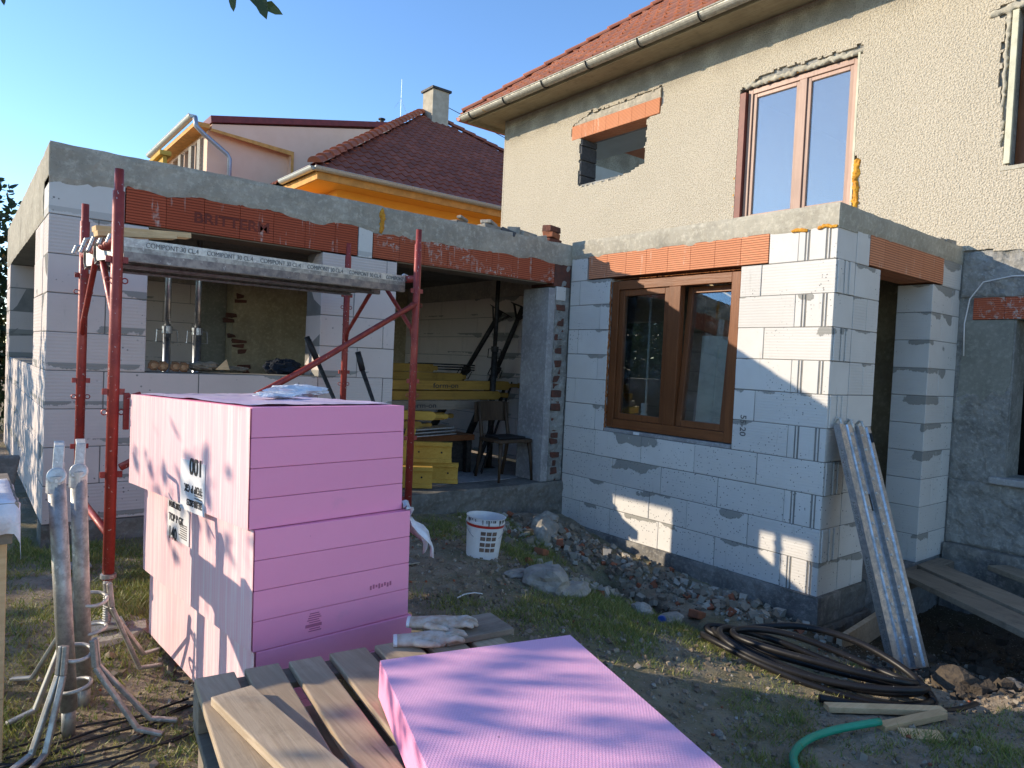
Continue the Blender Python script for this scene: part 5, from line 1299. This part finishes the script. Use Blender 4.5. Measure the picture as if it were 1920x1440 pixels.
for z0_, z1_ in ((-.35,.25),(-1.2,-.45)):
    for a, b in (((-.6,z0_),(-.6,z1_)),((.6,z0_),(.6,z1_)),((-.6,z0_),(.6,z0_)),((-.6,z1_),(.6,z1_))):
        q = [Vector((5.80+.20*u-.016+.05*(z+.58)/.92, 3.77-.36*u, z)) for u, z in (a, b)]; m.bar(q[0], q[1], .012, .012)
m.build('panel_moulding', 'door_green', t)
# switch box and cables in the doorway
t = thing('site_socket_box', 'grey socket box hanging in the dark doorway beside the right pillar', 'socket box', (6.75,2.9,-.45))
m = MB(1); m.box((6.62,3.02,-.62),(6.74,3.10,-.48)); m.build('lower_box', 'galv_white', t, bevel=.006)
m = MB(1); m.lathe((6.68,3.015,-.55), [(.001,0),(.03,.0),(.034,.004),(.034,-.006)], 16, ax=(0,1,0)); m.build('socket', 'black', t)
m = MB(1); m.box((6.63,3.02,-.46),(6.75,3.10,-.30)); m.build('upper_box', 'cinder', t, bevel=.006)
m = MB(1)
for i in range(5):
    x = 6.62+i*.03; m.tube([(x+.01*math.sin(k*1.9+i), 3.05+.01*i, -.30+k*.14) for k in range(9)], .005, 5)
tag(m.build('hanging_cables', 'black', None, loc=(6.65,3.05,-.3), smooth=True), 'bunch of black cables hanging above the socket box in the doorway', 'cable')

# ---------------------------------------------------------------- bucket
bx, by = 3.02, 4.03; bz = gz(bx, by)-.005
t = thing('paint_bucket', 'stained open white plastic bucket with red band on the bare ground before the garage', 'bucket', (bx, by, bz))
H_ = .30
m = MB(1); m.lathe((bx,by,bz), [(.001,.004),(.112,.004),(.118,.0),(.118,.012),(.137,H_*.86),(.143,H_*.87),(.143,H_*.90),(.140,H_*.905),(.143,H_),(.146,H_+.004),(.138,H_+.003),(.134,H_*.88),(.113,.012),(.001,.010)], 40); ob = m.build('bucket_body', 'white', t, smooth=False)
m = MB(1); m.lathe((bx,by,bz), [(.1345,H_*.76),(.1372,H_*.85)], 40); m.build('red_band', 'red', t, smooth=True)
m = MB(1); m.lathe((bx,by,bz), [(.001,.055),(.118,.055)], 24); m.build('paint_residue', 'conc', t)
m = MB(8)
ca = math.atan2(-by, -bx)+.15
def bpt(a, h, e=.0012): 
    r = .1185+(.137-.1185)*h/(H_*.86)+e; return (bx+r*math.cos(a), by+r*math.sin(a), bz+h)
for row, hh in enumerate((.185,.148,.105,.066,)):
    for c in range(3):
        a0 = ca-.36+c*.32; a1 = a0+.27; h0, h1 = hh, hh+.028
        m.add([bpt(a0,h0),bpt((a0+a1)/2,h0),bpt(a1,h0),bpt(a0,h1),bpt((a0+a1)/2,h1),bpt(a1,h1)], [(0,1,4,3),(1,2,5,4)])
m.build('picture_label', 'pad', t, fixn=False)
m = MB(9)
for i in range(26):
    a = ca+m.rng.uniform(-1.5,1.5); h = H_*.99; l = m.rng.uniform(.012,.045); rr_ = .1445
    p = [(bx+rr_*math.cos(a+.01*j), by+rr_*math.sin(a+.01*j), bz+h-l*j/2) for j in range(3)]; m.tube(p, [.004,.003,.0015], 5)
m.build('cement_drip', 'ink_grey', t)
m = MB(1); m.tube([(bx+.146*math.cos(ca+1.57-.0)*math.cos(th)+ .155*math.cos(ca)*math.sin(th)*.75, by+.146*math.sin(ca+1.57)*math.cos(th)+.155*math.sin(ca)*math.sin(th)*.75, bz+.265-.13*math.sin(th)) for th in np.linspace(0,PI,16)], .0025, 6); m.build('handle', 'galv', t, smooth=True)
t.rotation_euler = (math.radians(2), math.radians(3), 0)

# ---------------------------------------------------------------- rubble, bricks and stones
def scatter_stones(name, mat, spots, n, rmin, rmax, label, cat, seed, sink=.35, colr=None):
    m = MB(seed); rg = m.rng
    for i in range(n):
        (x0,y0,x1,y1,wd) = rg.choice(spots); k = rg.random(); x = x0+(x1-x0)*k+rg.gauss(0,wd); y = y0+(y1-y0)*k+rg.gauss(0,wd)
        if x > 4.93 and y > 2.45: continue
        if name == 'rubble' and y < 4.1 and abs(x-(3.95+(y-2.62)*.203)) < .13: continue
        if y > 5.28: continue
        r = rmin+(rmax-rmin)*rg.random()**4; m.rock((x, y, gz(x, y)+r*sink), r)
    o = m.build(name, mat, None, loc=(spots[0][0], spots[0][1], -1.6), bevel=.0015, seg=1)
    return tag(o, label, cat, kind='stuff')
near = [(4.7,5.0,4.3,4.2,.16),(4.6,4.9,4.5,3.6,.16),(4.6,4.2,4.62,2.9,.12),(4.75,4.6,4.75,2.6,.10),(4.72,3.6,4.80,2.45,.12),(3.5,3.75,3.9,3.6,.14),(4.3,4.6,3.9,5.0,.15),(3.95,3.6,4.15,3.2,.10)]
scatter_stones('rubble', 'rubble', near, 2600, .008, .062, 'broken bricks, mortar and stones piled along the foot of the porch wall', 'rubble', 91)
scatter_stones('gravel', 'rubble', [(1.6,3.2,3.4,4.2,.5),(2.0,1.2,3.2,2.6,.5),(3.2,1.0,4.8,.7,.35),(0,2.4,1.4,3.6,.6),(2.6,3.4,3.6,2.6,.35),(4.6,1.6,5.6,1.8,.35),(3.0,4.3,4.4,4.9,.3)], 6000, .004, .016, 'small pebbles and crumbs scattered over the trodden soil', 'gravel', 92, .2)
scatter_stones('soil_crumbs', 'crumb', [(1.6,3.0,3.4,4.2,.6),(1.8,1.2,3.6,2.4,.55),(3.2,.9,4.8,.7,.4),(0,2.4,1.2,3.8,.6),(2.6,3.4,3.6,2.4,.4),(4.2,1.6,5.6,1.4,.4),(3.0,4.3,4.6,4.9,.35)], 7000, .006, .03, 'crumbs of dry soil lying all over the trodden yard', 'soil', 94, .1)
scatter_stones('dark_clods', 'clod', [(4.7,1.6,6.8,1.9,.25),(4.5,1.5,5.4,1.2,.2),(5,1.5,7,1.0,.3)], 500, .02, .07, 'dark lumps of earth in the dug-out pit under the plank bridge', 'earth', 93, .3)
def stone(x, y, r, label, mat='stone', sq=(1,1,.7), seed=1, cat='stone', dz=.35, name='loose_stone'):
    m = MB(seed); bm = bmesh.new(); bmesh.ops.create_icosphere(bm, subdivisions=3, radius=1)
    vs = []
    for v in bm.verts:
        d = v.co.normalized(); f = 1+.55*fbm(d.x+seed*3, d.y, d.z, 1.1, 3)+.16*fbm(d.x, d.y+seed, d.z, 4, 3)
        vs.append((x+d.x*r*f*sq[0], y+d.y*r*f*sq[1], d.z*r*f*sq[2]))
    z0 = gz(x, y)+r*dz; vs = [(a, b, c+z0) for a, b, c in vs]; fs = [tuple(v.index for v in f.verts) for f in bm.faces]; bm.free()
    m.add(vs, fs, .1); return tag(m.build(name, mat, None, loc=(x, y, z0-r*.5), smooth=False), label, cat)
stone(3.13,3.42,.155,'large pale boulder-like concrete lump in the grass before the trench',seed=2)
stone(3.26,3.30,.11,'lower pale concrete lump leaning against the large one, on its right',seed=3,sq=(1.3,.8,.5))
stone(3.02,3.62,.07,'pale crumbly mortar patch left of the large concrete lump',seed=4,sq=(1.5,.9,.4))
stone(3.62,3.02,.07,'grey round stone in the grass at the edge of the trench',seed=5)
stone(3.72,2.85,.085,'pale flat stone half sunk beside the trench, right of the round one',seed=6,sq=(1.3,.8,.5))
stone(4.30,4.80,.13,'squarish grey boulder at the foot of the garage step near the porch corner',seed=7,sq=(1,1,1))
stone(4.12,4.62,.09,'tall pale stone left of the squarish boulder',seed=8,sq=(.8,.8,1.2))
stone(4.55,5.02,.11,'pale stone tucked in the inner corner between garage and porch',seed=9)
stone(4.88,1.60,.09,'dark tarry lump at the foot of the leaning steel deck','clod',seed=11)
stone(4.6,1.45,.12,'dark earth lump inside the right end of the hose coil','clod',seed=12)
stone(5.05,1.30,.07,'grey-blue lump in the pit right of the steel deck','plinth',seed=13)
stone(2.62,1.72,.022,'small white stone on the soil right of the loose foam board',seed=14)
def brick(name, x, y, z, rz, label, mat='brick', s=(.25,.12,.065), seed=1, grp=None, tilt=0):
    m = MB(seed); c = Vector((x,y,z)); e = Matrix.Rotation(rz,3,'Z') @ Matrix.Rotation(tilt,3,'Y')
    m.obox(c, e@Vector((s[0]/2,0,0)), e@Vector((0,s[1]/2,0)), e@Vector((0,0,s[2]/2))); m.v = [(a+m.rng.uniform(-.008,.008), b+m.rng.uniform(-.008,.008), d+m.rng.uniform(-.005,.005)) for a,b,d in m.v]
    return tag(m.build(name, mat, None, bevel=.007, loc=(x,y,z-s[2]/2)), label, 'brick' if 'brick' in name else 'block offcut', grp)
for (x,y,rz,s,lb,mt) in ((3.88,4.35,.4,(.12,.10,.06),'broken red brick half in the rubble below the garage step','brick'),(4.18,3.30,1.0,(.13,.10,.06),'orange brick piece in the middle of the rubble heap','brick'),
   (4.28,3.05,.2,(.14,.09,.06),'red brick chunk near the trench edge, right of the orange one','brick'),(3.95,3.42,2.0,(.11,.09,.05),'small dull red brick piece left of the orange one','brickdark'),(4.0,2.95,2.6,(.16,.08,.05),'dull red brick sliver at the grass edge of the trench','brickdark')):
    brick('broken_brick', x, y, gz(x,y)+.03, rz, lb, mt, s, 5, 'broken bricks in the rubble', .3)
gt = 1.252
lbl = [('offcut lying alone on the garage beam, left of the row', 3.60,5.40,.3,(.16,.10,.03),'wood_grey',0),
 ('thin offcut resting across the lone one on the garage beam',3.66,5.42,.5,(.15,.06,.025),'stone',.1),
 ('pale flat offcut at the left end of the row on the garage beam',3.96,5.42,.1,(.20,.14,.045),'stone',0),
 ('pale offcut lying on the first one of the row',3.98,5.44,.5,(.16,.12,.04),'stone',.15),
 ('dark grey tilted offcut in the row on the garage beam',4.18,5.40,-.4,(.15,.12,.05),'cinder',.3),
 ('pale upright slab in the middle of the row',4.27,5.42,.9,(.05,.14,.10),'stone',.2),
 ('grey flat offcut right of the upright slab',4.42,5.42,.2,(.20,.13,.05),'conc',.1),
 ('grey offcut beside the brick pile',4.56,5.40,-.1,(.18,.12,.05),'conc',-.2),
 ('long pale offcut lying over the grey ones',4.44,5.46,.05,(.30,.09,.035),'stone',.08)]
for i, (lb,x,y,rz,s,mt,tl) in enumerate(lbl):
    z = gt+s[2]/2+(.05 if 'resting' in lb or 'lying on' in lb or 'over the' in lb else 0)-(.02 if x > 4 else 0)
    brick('block_offcut', x, y, z, rz, lb, mt, s, i, 'offcuts on the garage beam', tl)
for i, (z,rz,mt,lb) in enumerate(((.03,.2,'brickdark','lowest brick of the three-brick pile on the garage beam'),(.095,.45,'brick','middle orange brick of the three-brick pile'),(.16,.3,'brickdark','topmost dark brick of the three-brick pile on the garage beam'))):
    brick('old_brick', 4.80, 5.45, 1.232+z, rz, lb, mt, (.20,.11,.06), 40+i, 'three-brick pile on the garage beam')
brick('block_offcut', 7.10, 2.64, 1.30, .1, 'left flat stone on the side beam of the porch', 'stone', (.20,.12,.05), 3)
brick('block_offcut', 7.20, 2.60, 1.295, -.2, 'right flat stone on the side beam of the porch, beside the stucco', 'stone', (.16,.10,.05), 4)
tag(MB(1).box((5.02,2.9,1.268),(5.14,3.3,1.275)).build('paper_strip','white',None,loc=(5.1,4.2,1.27)), 'thin white strip lying on the front beam of the porch', 'strip')
m = MB(1); m.box((1.15,6.35,1.237),(1.42,6.48,1.335)); m.box((1.13,6.90,1.237),(1.40,7.02,1.29)); tag(m.build('timber_packer', 'wood_grey', None, loc=(1.3,6.6,1.237)), 'grey timber packers on the garage roof under the yellow beam end', 'timber')
i_b = thing('formwork_beam', 'yellow formwork beam end standing out above the garage roof against the sky', 'formwork beam', (1.30,6.6,1.29), 'yellow formwork beams')
m = MB(1); m.bar((1.27,7.05,1.525),(1.31,6.30,1.585),.09,.04); m.build('top_flange','wood_yellow_b',i_b,bevel=.006)
m = MB(1); m.bar((1.27,7.05,1.42),(1.31,6.32,1.47),.03,.19); m.build('web','wood_yellow_b',i_b)
m = MB(1); m.bar((1.27,7.05,1.31),(1.31,6.32,1.355),.09,.04); m.build('bottom_flange','wood_yellow_b',i_b)

# ---------------------------------------------------------------- hose coil, green hose, offcuts
def smooth_path(p, k=6):
    P = [Vector(q) for q in p]; out = []
    for i in range(len(P)-1):
        a, b, c, d = P[max(i-1,0)], P[i], P[i+1], P[min(i+2,len(P)-1)]
        for j in range(k):
            t = j/k; out.append(.5*((2*b)+(c-a)*t+(2*a-5*b+4*c-d)*t*t+(3*b-a-3*c+d)*t**3))
    return out+[P[-1]]
def gz_s(x, y): return float(gz_arr(np.array([x],float), np.array([y],float))[0])
def ellipse(cx, cy, a, b, ang, z, t0, t1, n=46, seed=0, jit=.02):
    p = []
    for i in range(n+1):
        t = t0+(t1-t0)*i/n; r = 1+jit*math.sin(3*t+seed)*1.5; x = a*math.cos(t)*r; y = b*math.sin(t)*r
        X_ = cx+x*math.cos(ang)-y*math.sin(ang); Y_ = cy+x*math.sin(ang)+y*math.cos(ang)
        p.append((X_, Y_, max(gz_s(X_, Y_), -1.80)+z+.02*math.sin(2*t+seed)))
    return p
def gz_s(x, y): return float(gz_arr(np.array([x],float), np.array([y],float))[0])
m = MB(1); ang = math.radians(-72)
for i, (dx, dy, a, b, z) in enumerate(((0,0,.60,.27,.03),(.03,.02,.55,.18,.05),(-.02,-.04,.53,.24,.08),(.05,.03,.58,.13,.07),(.02,-.06,.47,.21,.12))):
    m.tube(ellipse(3.77+dx, 1.93+dy, a, b, ang, z, 0, 2*PI-.05, 60, i), .019, 10, i*.15)
m.tube(smooth_path([(3.84,2.50,-1.66),(3.97,2.42,-1.62),(4.18,2.20,-1.58),(4.30,1.92,-1.60),(4.28,1.62,-1.66),(4.14,1.42,-1.71),(3.95,1.36,-1.73)]), .021, 10, .2)
m.tube(smooth_path([(3.38,1.66,-1.60),(3.56,1.48,-1.62),(3.80,1.34,-1.65),(4.05,1.26,-1.68),(4.22,1.24,-1.69)]), .020, 10, .2)
tag(m.build('hose_coil', 'hose', None, loc=(3.9,2.0,-1.7), smooth=True), 'coil of thick black spattered hose lying on the bank beside the trench', 'hose')
g_ = lambda x, y, d=.02: (x, y, gz_s(x, y)+d)
m = MB(1); m.tube(smooth_path([g_(2.35,1.15,.03), g_(2.55,1.30,.03), g_(2.72,1.43,.025), g_(2.90,1.475,.025), g_(3.10,1.45,.03), g_(3.34,1.355,.045)]), .017, 12, .1)
tag(m.build('green_hose', 'green', None, loc=(2.7,1.4,-1.6), smooth=True), 'green garden hose curving over the soil towards the timber offcuts', 'hose')
m = MB(1); m.bar(g_(3.33,1.60,.02), g_(3.80,1.25,.03), .055, .028); tag(m.build('timber_offcut', 'wood_pale', None, loc=(3.5,1.5,-1.6), bevel=.002), 'long pale timber offcut nearest the hose coil', 'timber offcut', 'pale timber offcuts by the green hose')
m = MB(2); m.bar(g_(3.34,1.35,.02), g_(3.76,1.24,.025), .05, .030); tag(m.build('timber_offcut', 'wood_pale', None, loc=(3.5,1.3,-1.6), bevel=.002), 'pale timber offcut touching the end of the green hose', 'timber offcut', 'pale timber offcuts by the green hose')
m = MB(3); m.bar(g_(3.38,1.28,.008), g_(3.50,1.15,.008), .09, .014); tag(m.build('timber_offcut', 'wood_pale', None, loc=(3.4,1.2,-1.6), bevel=.002), 'short flat dirty offcut lying below the other two', 'timber offcut', 'pale timber offcuts by the green hose')
m = MB(1); vs = []; 
for i in range(8):
    u = i/7; x, y = 2.36+.18*u, 3.38-.01*u+.01*math.sin(u*3); z = gz(x,y)+.03+.012*math.sin(u*PI); vs += [(x,y,z),(x-.008,y-.018,z+.003)]
m.add(vs, [(i*2,i*2+1,i*2+3,i*2+2) for i in range(7)], .1); o = m.build('plastic_strip', 'white', None, loc=(2.4,3.37,-1.45), fixn=False); md = o.modifiers.new('s','SOLIDIFY'); md.thickness = .003; tag(o, 'curved white plastic strip lying on the dark grass right of the stack', 'plastic strip')
m = MB(1); x, y = 3.62, 2.84; z = gz(x, y)+.03; m.lathe((x,y,z), [(.001,0),(.026,0),(.026,.035),(.020,.04),(.001,.04)], 16, ax=(-.8,-.4,.2)); tag(m.build('blue_cap', 'blue', None, loc=(x,y,z-.03)), 'small blue plastic cap lying at the trench edge', 'cap')
m = MB(1)
for i in range(4):
    x, y = 3.9+i*.07, 2.85-.1*i; m.tube(smooth_path([g_(x,y,0), (x+.03,y-.03,gz_s(x,y)+.12+.02*i), (x+.12,y-.12,gz_s(x,y)+.07), (x+.2,y-.16,gz_s(x,y)+.0)]), .0022, 4)
tag(m.build('dry_stalks', 'wood_grey', None, loc=(4,2.7,-1.7)), 'thin dry stalks arching over the trench near the hose', 'dry stalks')

# ---------------------------------------------------------------- leaning steel deck at the porch corner
A1 = Vector((4.76,1.85,-1.87)); B1 = Vector((5.02,2.44,-.335)); d = (B1-A1); L = d.length; d.normalize(); s_ = Vector((.985,-.17,.0)); s_ = (s_-d*s_.dot(d)).normalized(); n_ = s_.cross(d)
if n_.y > 0: n_ = -n_
t = thing('leaning_deck', 'galvanised steel deck leaning upright against the porch corner, hooks at its top', 'steel plank', A1)
wd_ = .345; prof = [(.0,-.055),(.0,0),(.035,.0),(.045,-.012),(.085,-.012),(.090,.0),(.135,.0),(.140,-.030),(.205,-.030),(.210,.0),(.255,.0),(.260,-.012),(.300,-.012),(.310,0),(.345,0),(.345,-.055)]
m = MB(1); n = len(prof); vs = [A1+s_*a+n_*b for a,b in prof]+[A1+d*L+s_*a+n_*b for a,b in prof]; m.add(vs, [(i,i+1,n+i+1,n+i) for i in range(n-1)], .2)
o = m.build('deck_sheet', 'galv', t, fixn=False); md = o.modifiers.new('s','SOLIDIFY'); md.thickness = .003
m = MB(2)
for i in range(15):
    for a in (.112,.232): m.lathe(A1+d*(.08+i*.108)+s_*a+n_*.001, [(.013,0),(.010,.006),(.003,.006)], 8, ax=n_)
m.build('punched_dimple', 'galv_white', t)
m = MB(2); m.obox(A1+d*(L*.66)+s_*.172-n_*.0275, s_*.020, d*.06, n_*.001); m.tube([A1+d*(L-.05)+s_*.325+n_*.001, A1+d*(L-.12)+s_*.325+n_*.001], .012, 8); m.build('slot', 'black', t)
m = MB(3)
for a in (.05,.17,.29):
    q = A1+d*L+s_*a-n_*.02; m.tube([q-d*.04, q+d*.045, q+d*.055-n_*.02, q+d*.04-n_*.05, q-n_*.055], .011, 8)
m.build('hook', 'galv_white', t, smooth=True)
m = MB(3); m.obox(A1+s_*wd_/2-n_*.026, s_*wd_/2, d*.004, n_*.026); m.build('end_plate', 'galv', t)
for i in range(4): text('COMIPONT 30 CL.4', .030, A1+d*(.10+i*.38)-s_*.0015-n_*.040, d, n_, 'text_metal', t, 'print', sx=.9)

# plank bridge over the pit
for i, (a, b, w_, lb) in enumerate((((6.30,2.42,-1.615),(5.20,.75,-1.625),.26,'nearer broad grey plank of the bridge over the pit'),((6.62,2.35,-1.610),(5.55,.72,-1.618),.26,'farther broad grey plank of the bridge over the pit'),((7.15,2.0,-1.60),(6.35,.70,-1.612),.22,'third grey plank lying farther back along the house plinth'))):
    m = MB(70+i); m.bar(a, b, w_, .045); tag(m.build('bridge_plank', m_wood('bridge_timber_%d' % i, (.36,.30,.22), (.25,.20,.145), 1, .6), None, bevel=.004, loc=a), lb, 'plank', 'planks bridging the pit')
m = MB(75); m.box((6.1,2.36,-1.75),(7.2,2.50,-1.64)); tag(m.build('bearer_timber', 'wood_grey', None, bevel=.006, loc=(6.6,2.4,-1.75)), 'timber bearer under the planks at the doorway', 'timber')
m = MB(76); m.bar((4.92,2.30,-1.93),(5.80,2.34,-1.88),.04,.18); tag(m.build('shuttering_board', 'wood_pallet', None, bevel=.003, loc=(4.8,2.2,-1.9)), 'brown shuttering board standing on edge at the porch corner foot', 'board')

# ---------------------------------------------------------------- grass
def grass(n, seed):
    rg = np.random.default_rng(seed); X = rg.uniform(-1.0, 6.2, n); Y = rg.uniform(.2, 5.6, n)
    den = np.array([fbm(x, y, 1, 1.3, 4) + .35*fbm(x, y, 4, 6, 3) for x, y in zip(X, Y)])
    bare = np.exp(-(((X-2.6)/.7)**2+((Y-3.9)/.5)**2))*.7+np.exp(-(((X-2.7)/.6)**2+((Y-1.9)/.55)**2))*.25
    bank = np.exp(-(((X-3.55-(Y-2.6)*.12)/.22)**2))*(Y > 1.6)*(Y < 3.5)*.5
    left = np.exp(-(((X-.4)/.9)**2+((Y-3.9)/1.0)**2))*.35
    k = (den - bare + bank + left + .02) > rg.uniform(-.12, .32, n)
    k &= ~((X > 4.1) & (Y > 2.0)); k &= ~((X > 4.6) & (Y < 2.5) & (Y > 1.0)); k &= ~((Y > 5.25) & (X > .4))
    k &= ~((X > .73) & (X < 1.35) & (Y > 2.25) & (Y < 3.5))
    X, Y = X[k], Y[k]; Z = gz_arr(X, Y)+np.array([bumps(x, y) for x, y in zip(X, Y)])
    m_ = len(X); vs = np.zeros((m_, 3, 3)); a = rg.uniform(0, 6.283, m_); h = (1+1.3*np.clip(den[k]*2, 0, 1))*rg.uniform(.008, .030, m_)*(1+.6*rg.random(m_)**4); lean = rg.uniform(.3, 1.3, m_)*h; wdt = rg.uniform(.0016,.0038,m_)
    ca, sa = np.cos(a), np.sin(a); b = rg.uniform(0, 6.283, m_)
    vs[:,0] = np.stack([X-ca*wdt, Y-sa*wdt, Z-.003], 1); vs[:,1] = np.stack([X+ca*wdt, Y+sa*wdt, Z-.003], 1); vs[:,2] = np.stack([X+np.cos(b)*lean, Y+np.sin(b)*lean, Z+h], 1)
    me = bpy.data.meshes.new('grass'); me.vertices.add(m_*3); me.vertices.foreach_set('co', vs.ravel()); me.loops.add(m_*3); me.loops.foreach_set('vertex_index', np.arange(m_*3)); me.polygons.add(m_); me.polygons.foreach_set('loop_start', np.arange(0, m_*3, 3)); me.update(calc_edges=True)
    at = me.attributes.new('rnd', 'FLOAT', 'FACE'); at.data.foreach_set('value', rg.random(m_)**1.5); me.materials.append(M['grass'])
    o = bpy.data.objects.new('grass', me); COL.objects.link(o); tag(o, 'short patchy grass growing on the trodden soil', 'grass', kind='stuff')
grass(520000, 3)

# ---------------------------------------------------------------- trees
def leafquads(mb, c, s, rg, nrm=None, droop=.0):
    """one pointed leaf: a folded six-sided blade"""
    d = Vector((rg.gauss(0,1), rg.gauss(0,1), rg.gauss(0,1)-droop)).normalized(); u = d.cross(Vector((rg.gauss(0,1), rg.gauss(0,1), rg.gauss(0,1)))).normalized(); n = d.cross(u); c = Vector(c)
    w = s*.30; P = [c, c+d*s*.35+u*w+n*s*.06, c+d*s*.75+u*w*.7+n*s*.04, c+d*s*1.1, c+d*s*.75-u*w*.7+n*s*.04, c+d*s*.35-u*w+n*s*.06]
    mb.add(P, [(0,1,2,3),(0,3,4,5)], rg.random())
def tree(name, label, x, y, z, blobs, trunk, leafn, leaf, mat, seed, limbs=(), cat='tree'):
    t = thing(name, label, cat, (x, y, z)); rg = random.Random(seed)
    m = MB(1); m.tube(smooth_path(trunk[0]), list(np.linspace(trunk[1], trunk[2], (len(trunk[0])-1)*6+1)), 9)
    for lp_, r0, r1 in limbs: m.tube(smooth_path(lp_), list(np.linspace(r0, r1, (len(lp_)-1)*6+1)), 6)
    m.build('trunk', 'bark', t, smooth=True)
    m = MB(2)
    tot = sum(b[3]**3 for b in blobs)
    for (bx_, by_, bz_, br, *sz) in blobs:
        for i in range(int(leafn*br**3/tot)):
            d = Vector((rg.gauss(0,1), rg.gauss(0,1), rg.gauss(0,1))).normalized()*br*rg.random()**.5
            if fbm(bx_+d.x, by_+d.y, bz_+d.z, 1.6/max(br,.3), 2) < -.02: continue
            leafquads(m, (bx_+d.x, by_+d.y, bz_+d.z*(sz[0] if sz else 1)), leaf*rg.uniform(.6,1.2), rg)
    m.build('crown', mat, t, fixn=False); return t
# the garden tree left of the yard: outside the frame but it shades the yard, one twig hangs into view
tree('garden_tree', 'walnut-like tree left of the yard, one leafy twig hanging into the top of the view', -3.4, 5.6, -1.4,
     [(-3.0,5.2,2.3,.9),(-2.2,5.6,2.4,.7),(-3.6,4.5,2.3,.8),(-1.6,4.0,2.0,.45),(-3.2,6.2,2.6,.9),(-2.5,4.2,.72,.50),(-2.7,3.7,.85,.40),(-2.9,5.0,1.0,.30),(-2.6,5.55,.92,.34),(-2.6,5.95,.80,.30),(-2.4,5.3,.66,.26)],
     ([(-3.4,5.6,-1.5),(-3.35,5.55,-.5),(-3.2,5.45,.6),(-3.0,5.4,1.6),(-2.9,5.4,2.4)], .13, .04), 3400, .10, 'leaf', 5,
     limbs=(([(-3.0,5.4,1.6),(-2.0,4.5,2.1),(-.8,3.3,2.1),(.2,2.6,1.75),(.62,2.42,1.35)], .035, .004), ([(-3.2,5.45,.5),(-2.6,5.0,.9),(-2.0,4.6,1.0)], .03, .006), ([(-3.1,5.4,1.3),(-3.5,4.9,1.6),(-3.6,4.4,1.9)], .03, .006)))
tw = [o for o in COL.objects if o.name.startswith('garden_tree')][0]
m = MB(5); rg = random.Random(9)
for c, dd, s in (((.690,2.425,1.165),(.1,0,-1),.05),((.735,2.39,1.185),(.5,-.3,-.8),.075),((.755,2.37,1.175),(.3,-.2,-1),.085),((.770,2.37,1.150),(.9,-.5,-.5),.07),((.10,2.91,1.145),(.1,0,-1),.04)):
    d = Vector(dd).normalized(); u = d.cross(Vector((.6,.78,0))).normalized(); n = d.cross(u); c = Vector(c); w_ = s*.26
    m.add([c, c+d*s*.35+u*w_+n*s*.08, c+d*s*.75+u*w_*.6, c+d*s*1.05, c+d*s*.75-u*w_*.7, c+d*s*.35-u*w_+n*s*.06], [(0,1,2,3),(0,3,4,5)], rg.random())
m.build('hanging_leaf', 'leaf', tw, fixn=False)
m = MB(6); m.tube(smooth_path([(.62,2.42,1.36),(.68,2.42,1.24),(.735,2.39,1.18),(.77,2.37,1.15)]), .0022, 5); m.tube(smooth_path([(.3,2.6,1.7),(.1,2.85,1.35),(.10,2.91,1.14)]), .0022, 5); m.build('twig', 'bark', tw)
tree('conifer', 'dark conifer behind the left end of the garage', .15, 13.2, -1.4,
     [(.15,13.2,z,.95-.17*abs(z-.2)) for z in (-1,-.4,.2,.8,1.4,1.9)]+[(.12,13.2,2.25,.35)], ([(.15,13.2,-1.5),(.15,13.2,0),(.15,13.2,2.3)], .10, .02), 9000, .13, 'conifer', 8)
for i, (x, y, h) in enumerate(((-2.7,8.0,1.45),(-2.6,9.2,1.55),(-2.7,10.4,1.5),(-2.6,11.6,1.6))):
    tree('hedge_shrub', ['nearest','second nearest','third nearest','farthest'][i]+' dense shrub of the hedge along the left plot border', x, y, -1.4,
     [(x,y,-.9,.62),(x,y,-.2,.60),(x,y,.5,.5),(x,y,h-.45,.42)], ([(x,y,-1.5),(x,y,-.5),(x,y,h-.5)], .06, .02), 3500, .12, 'conifer', 20+i, cat='shrub')

m = MB(3); m.obox((.16,5.16,-1.02), (.10,.0,0), (0,.02,.006), (.06,.10,.30)); tag(m.build('stone_slab', 'conc_dark', None, loc=(.16,5.1,-1.33), bevel=.01), 'dark stone slab leaning at the left corner of the garage, at the picture edge', 'slab')

tree('added_hedge', 'added unseen hedge far left, darkening the view mirrored in the porch window', -8.2, 15.5, -1.4,
     [(-8.2+.3*math.sin(k*2.1), 11+k*1.0, z, .95) for k in range(10) for z in (-.6,.6,1.7)], ([(-8.2,15.5,-1.5),(-8.2,15.5,0),(-8.2,15.5,2)], .10, .03), 16000, .30, 'conifer', 48, cat='hedge')  # added out of view to darken what the porch glass mirrors
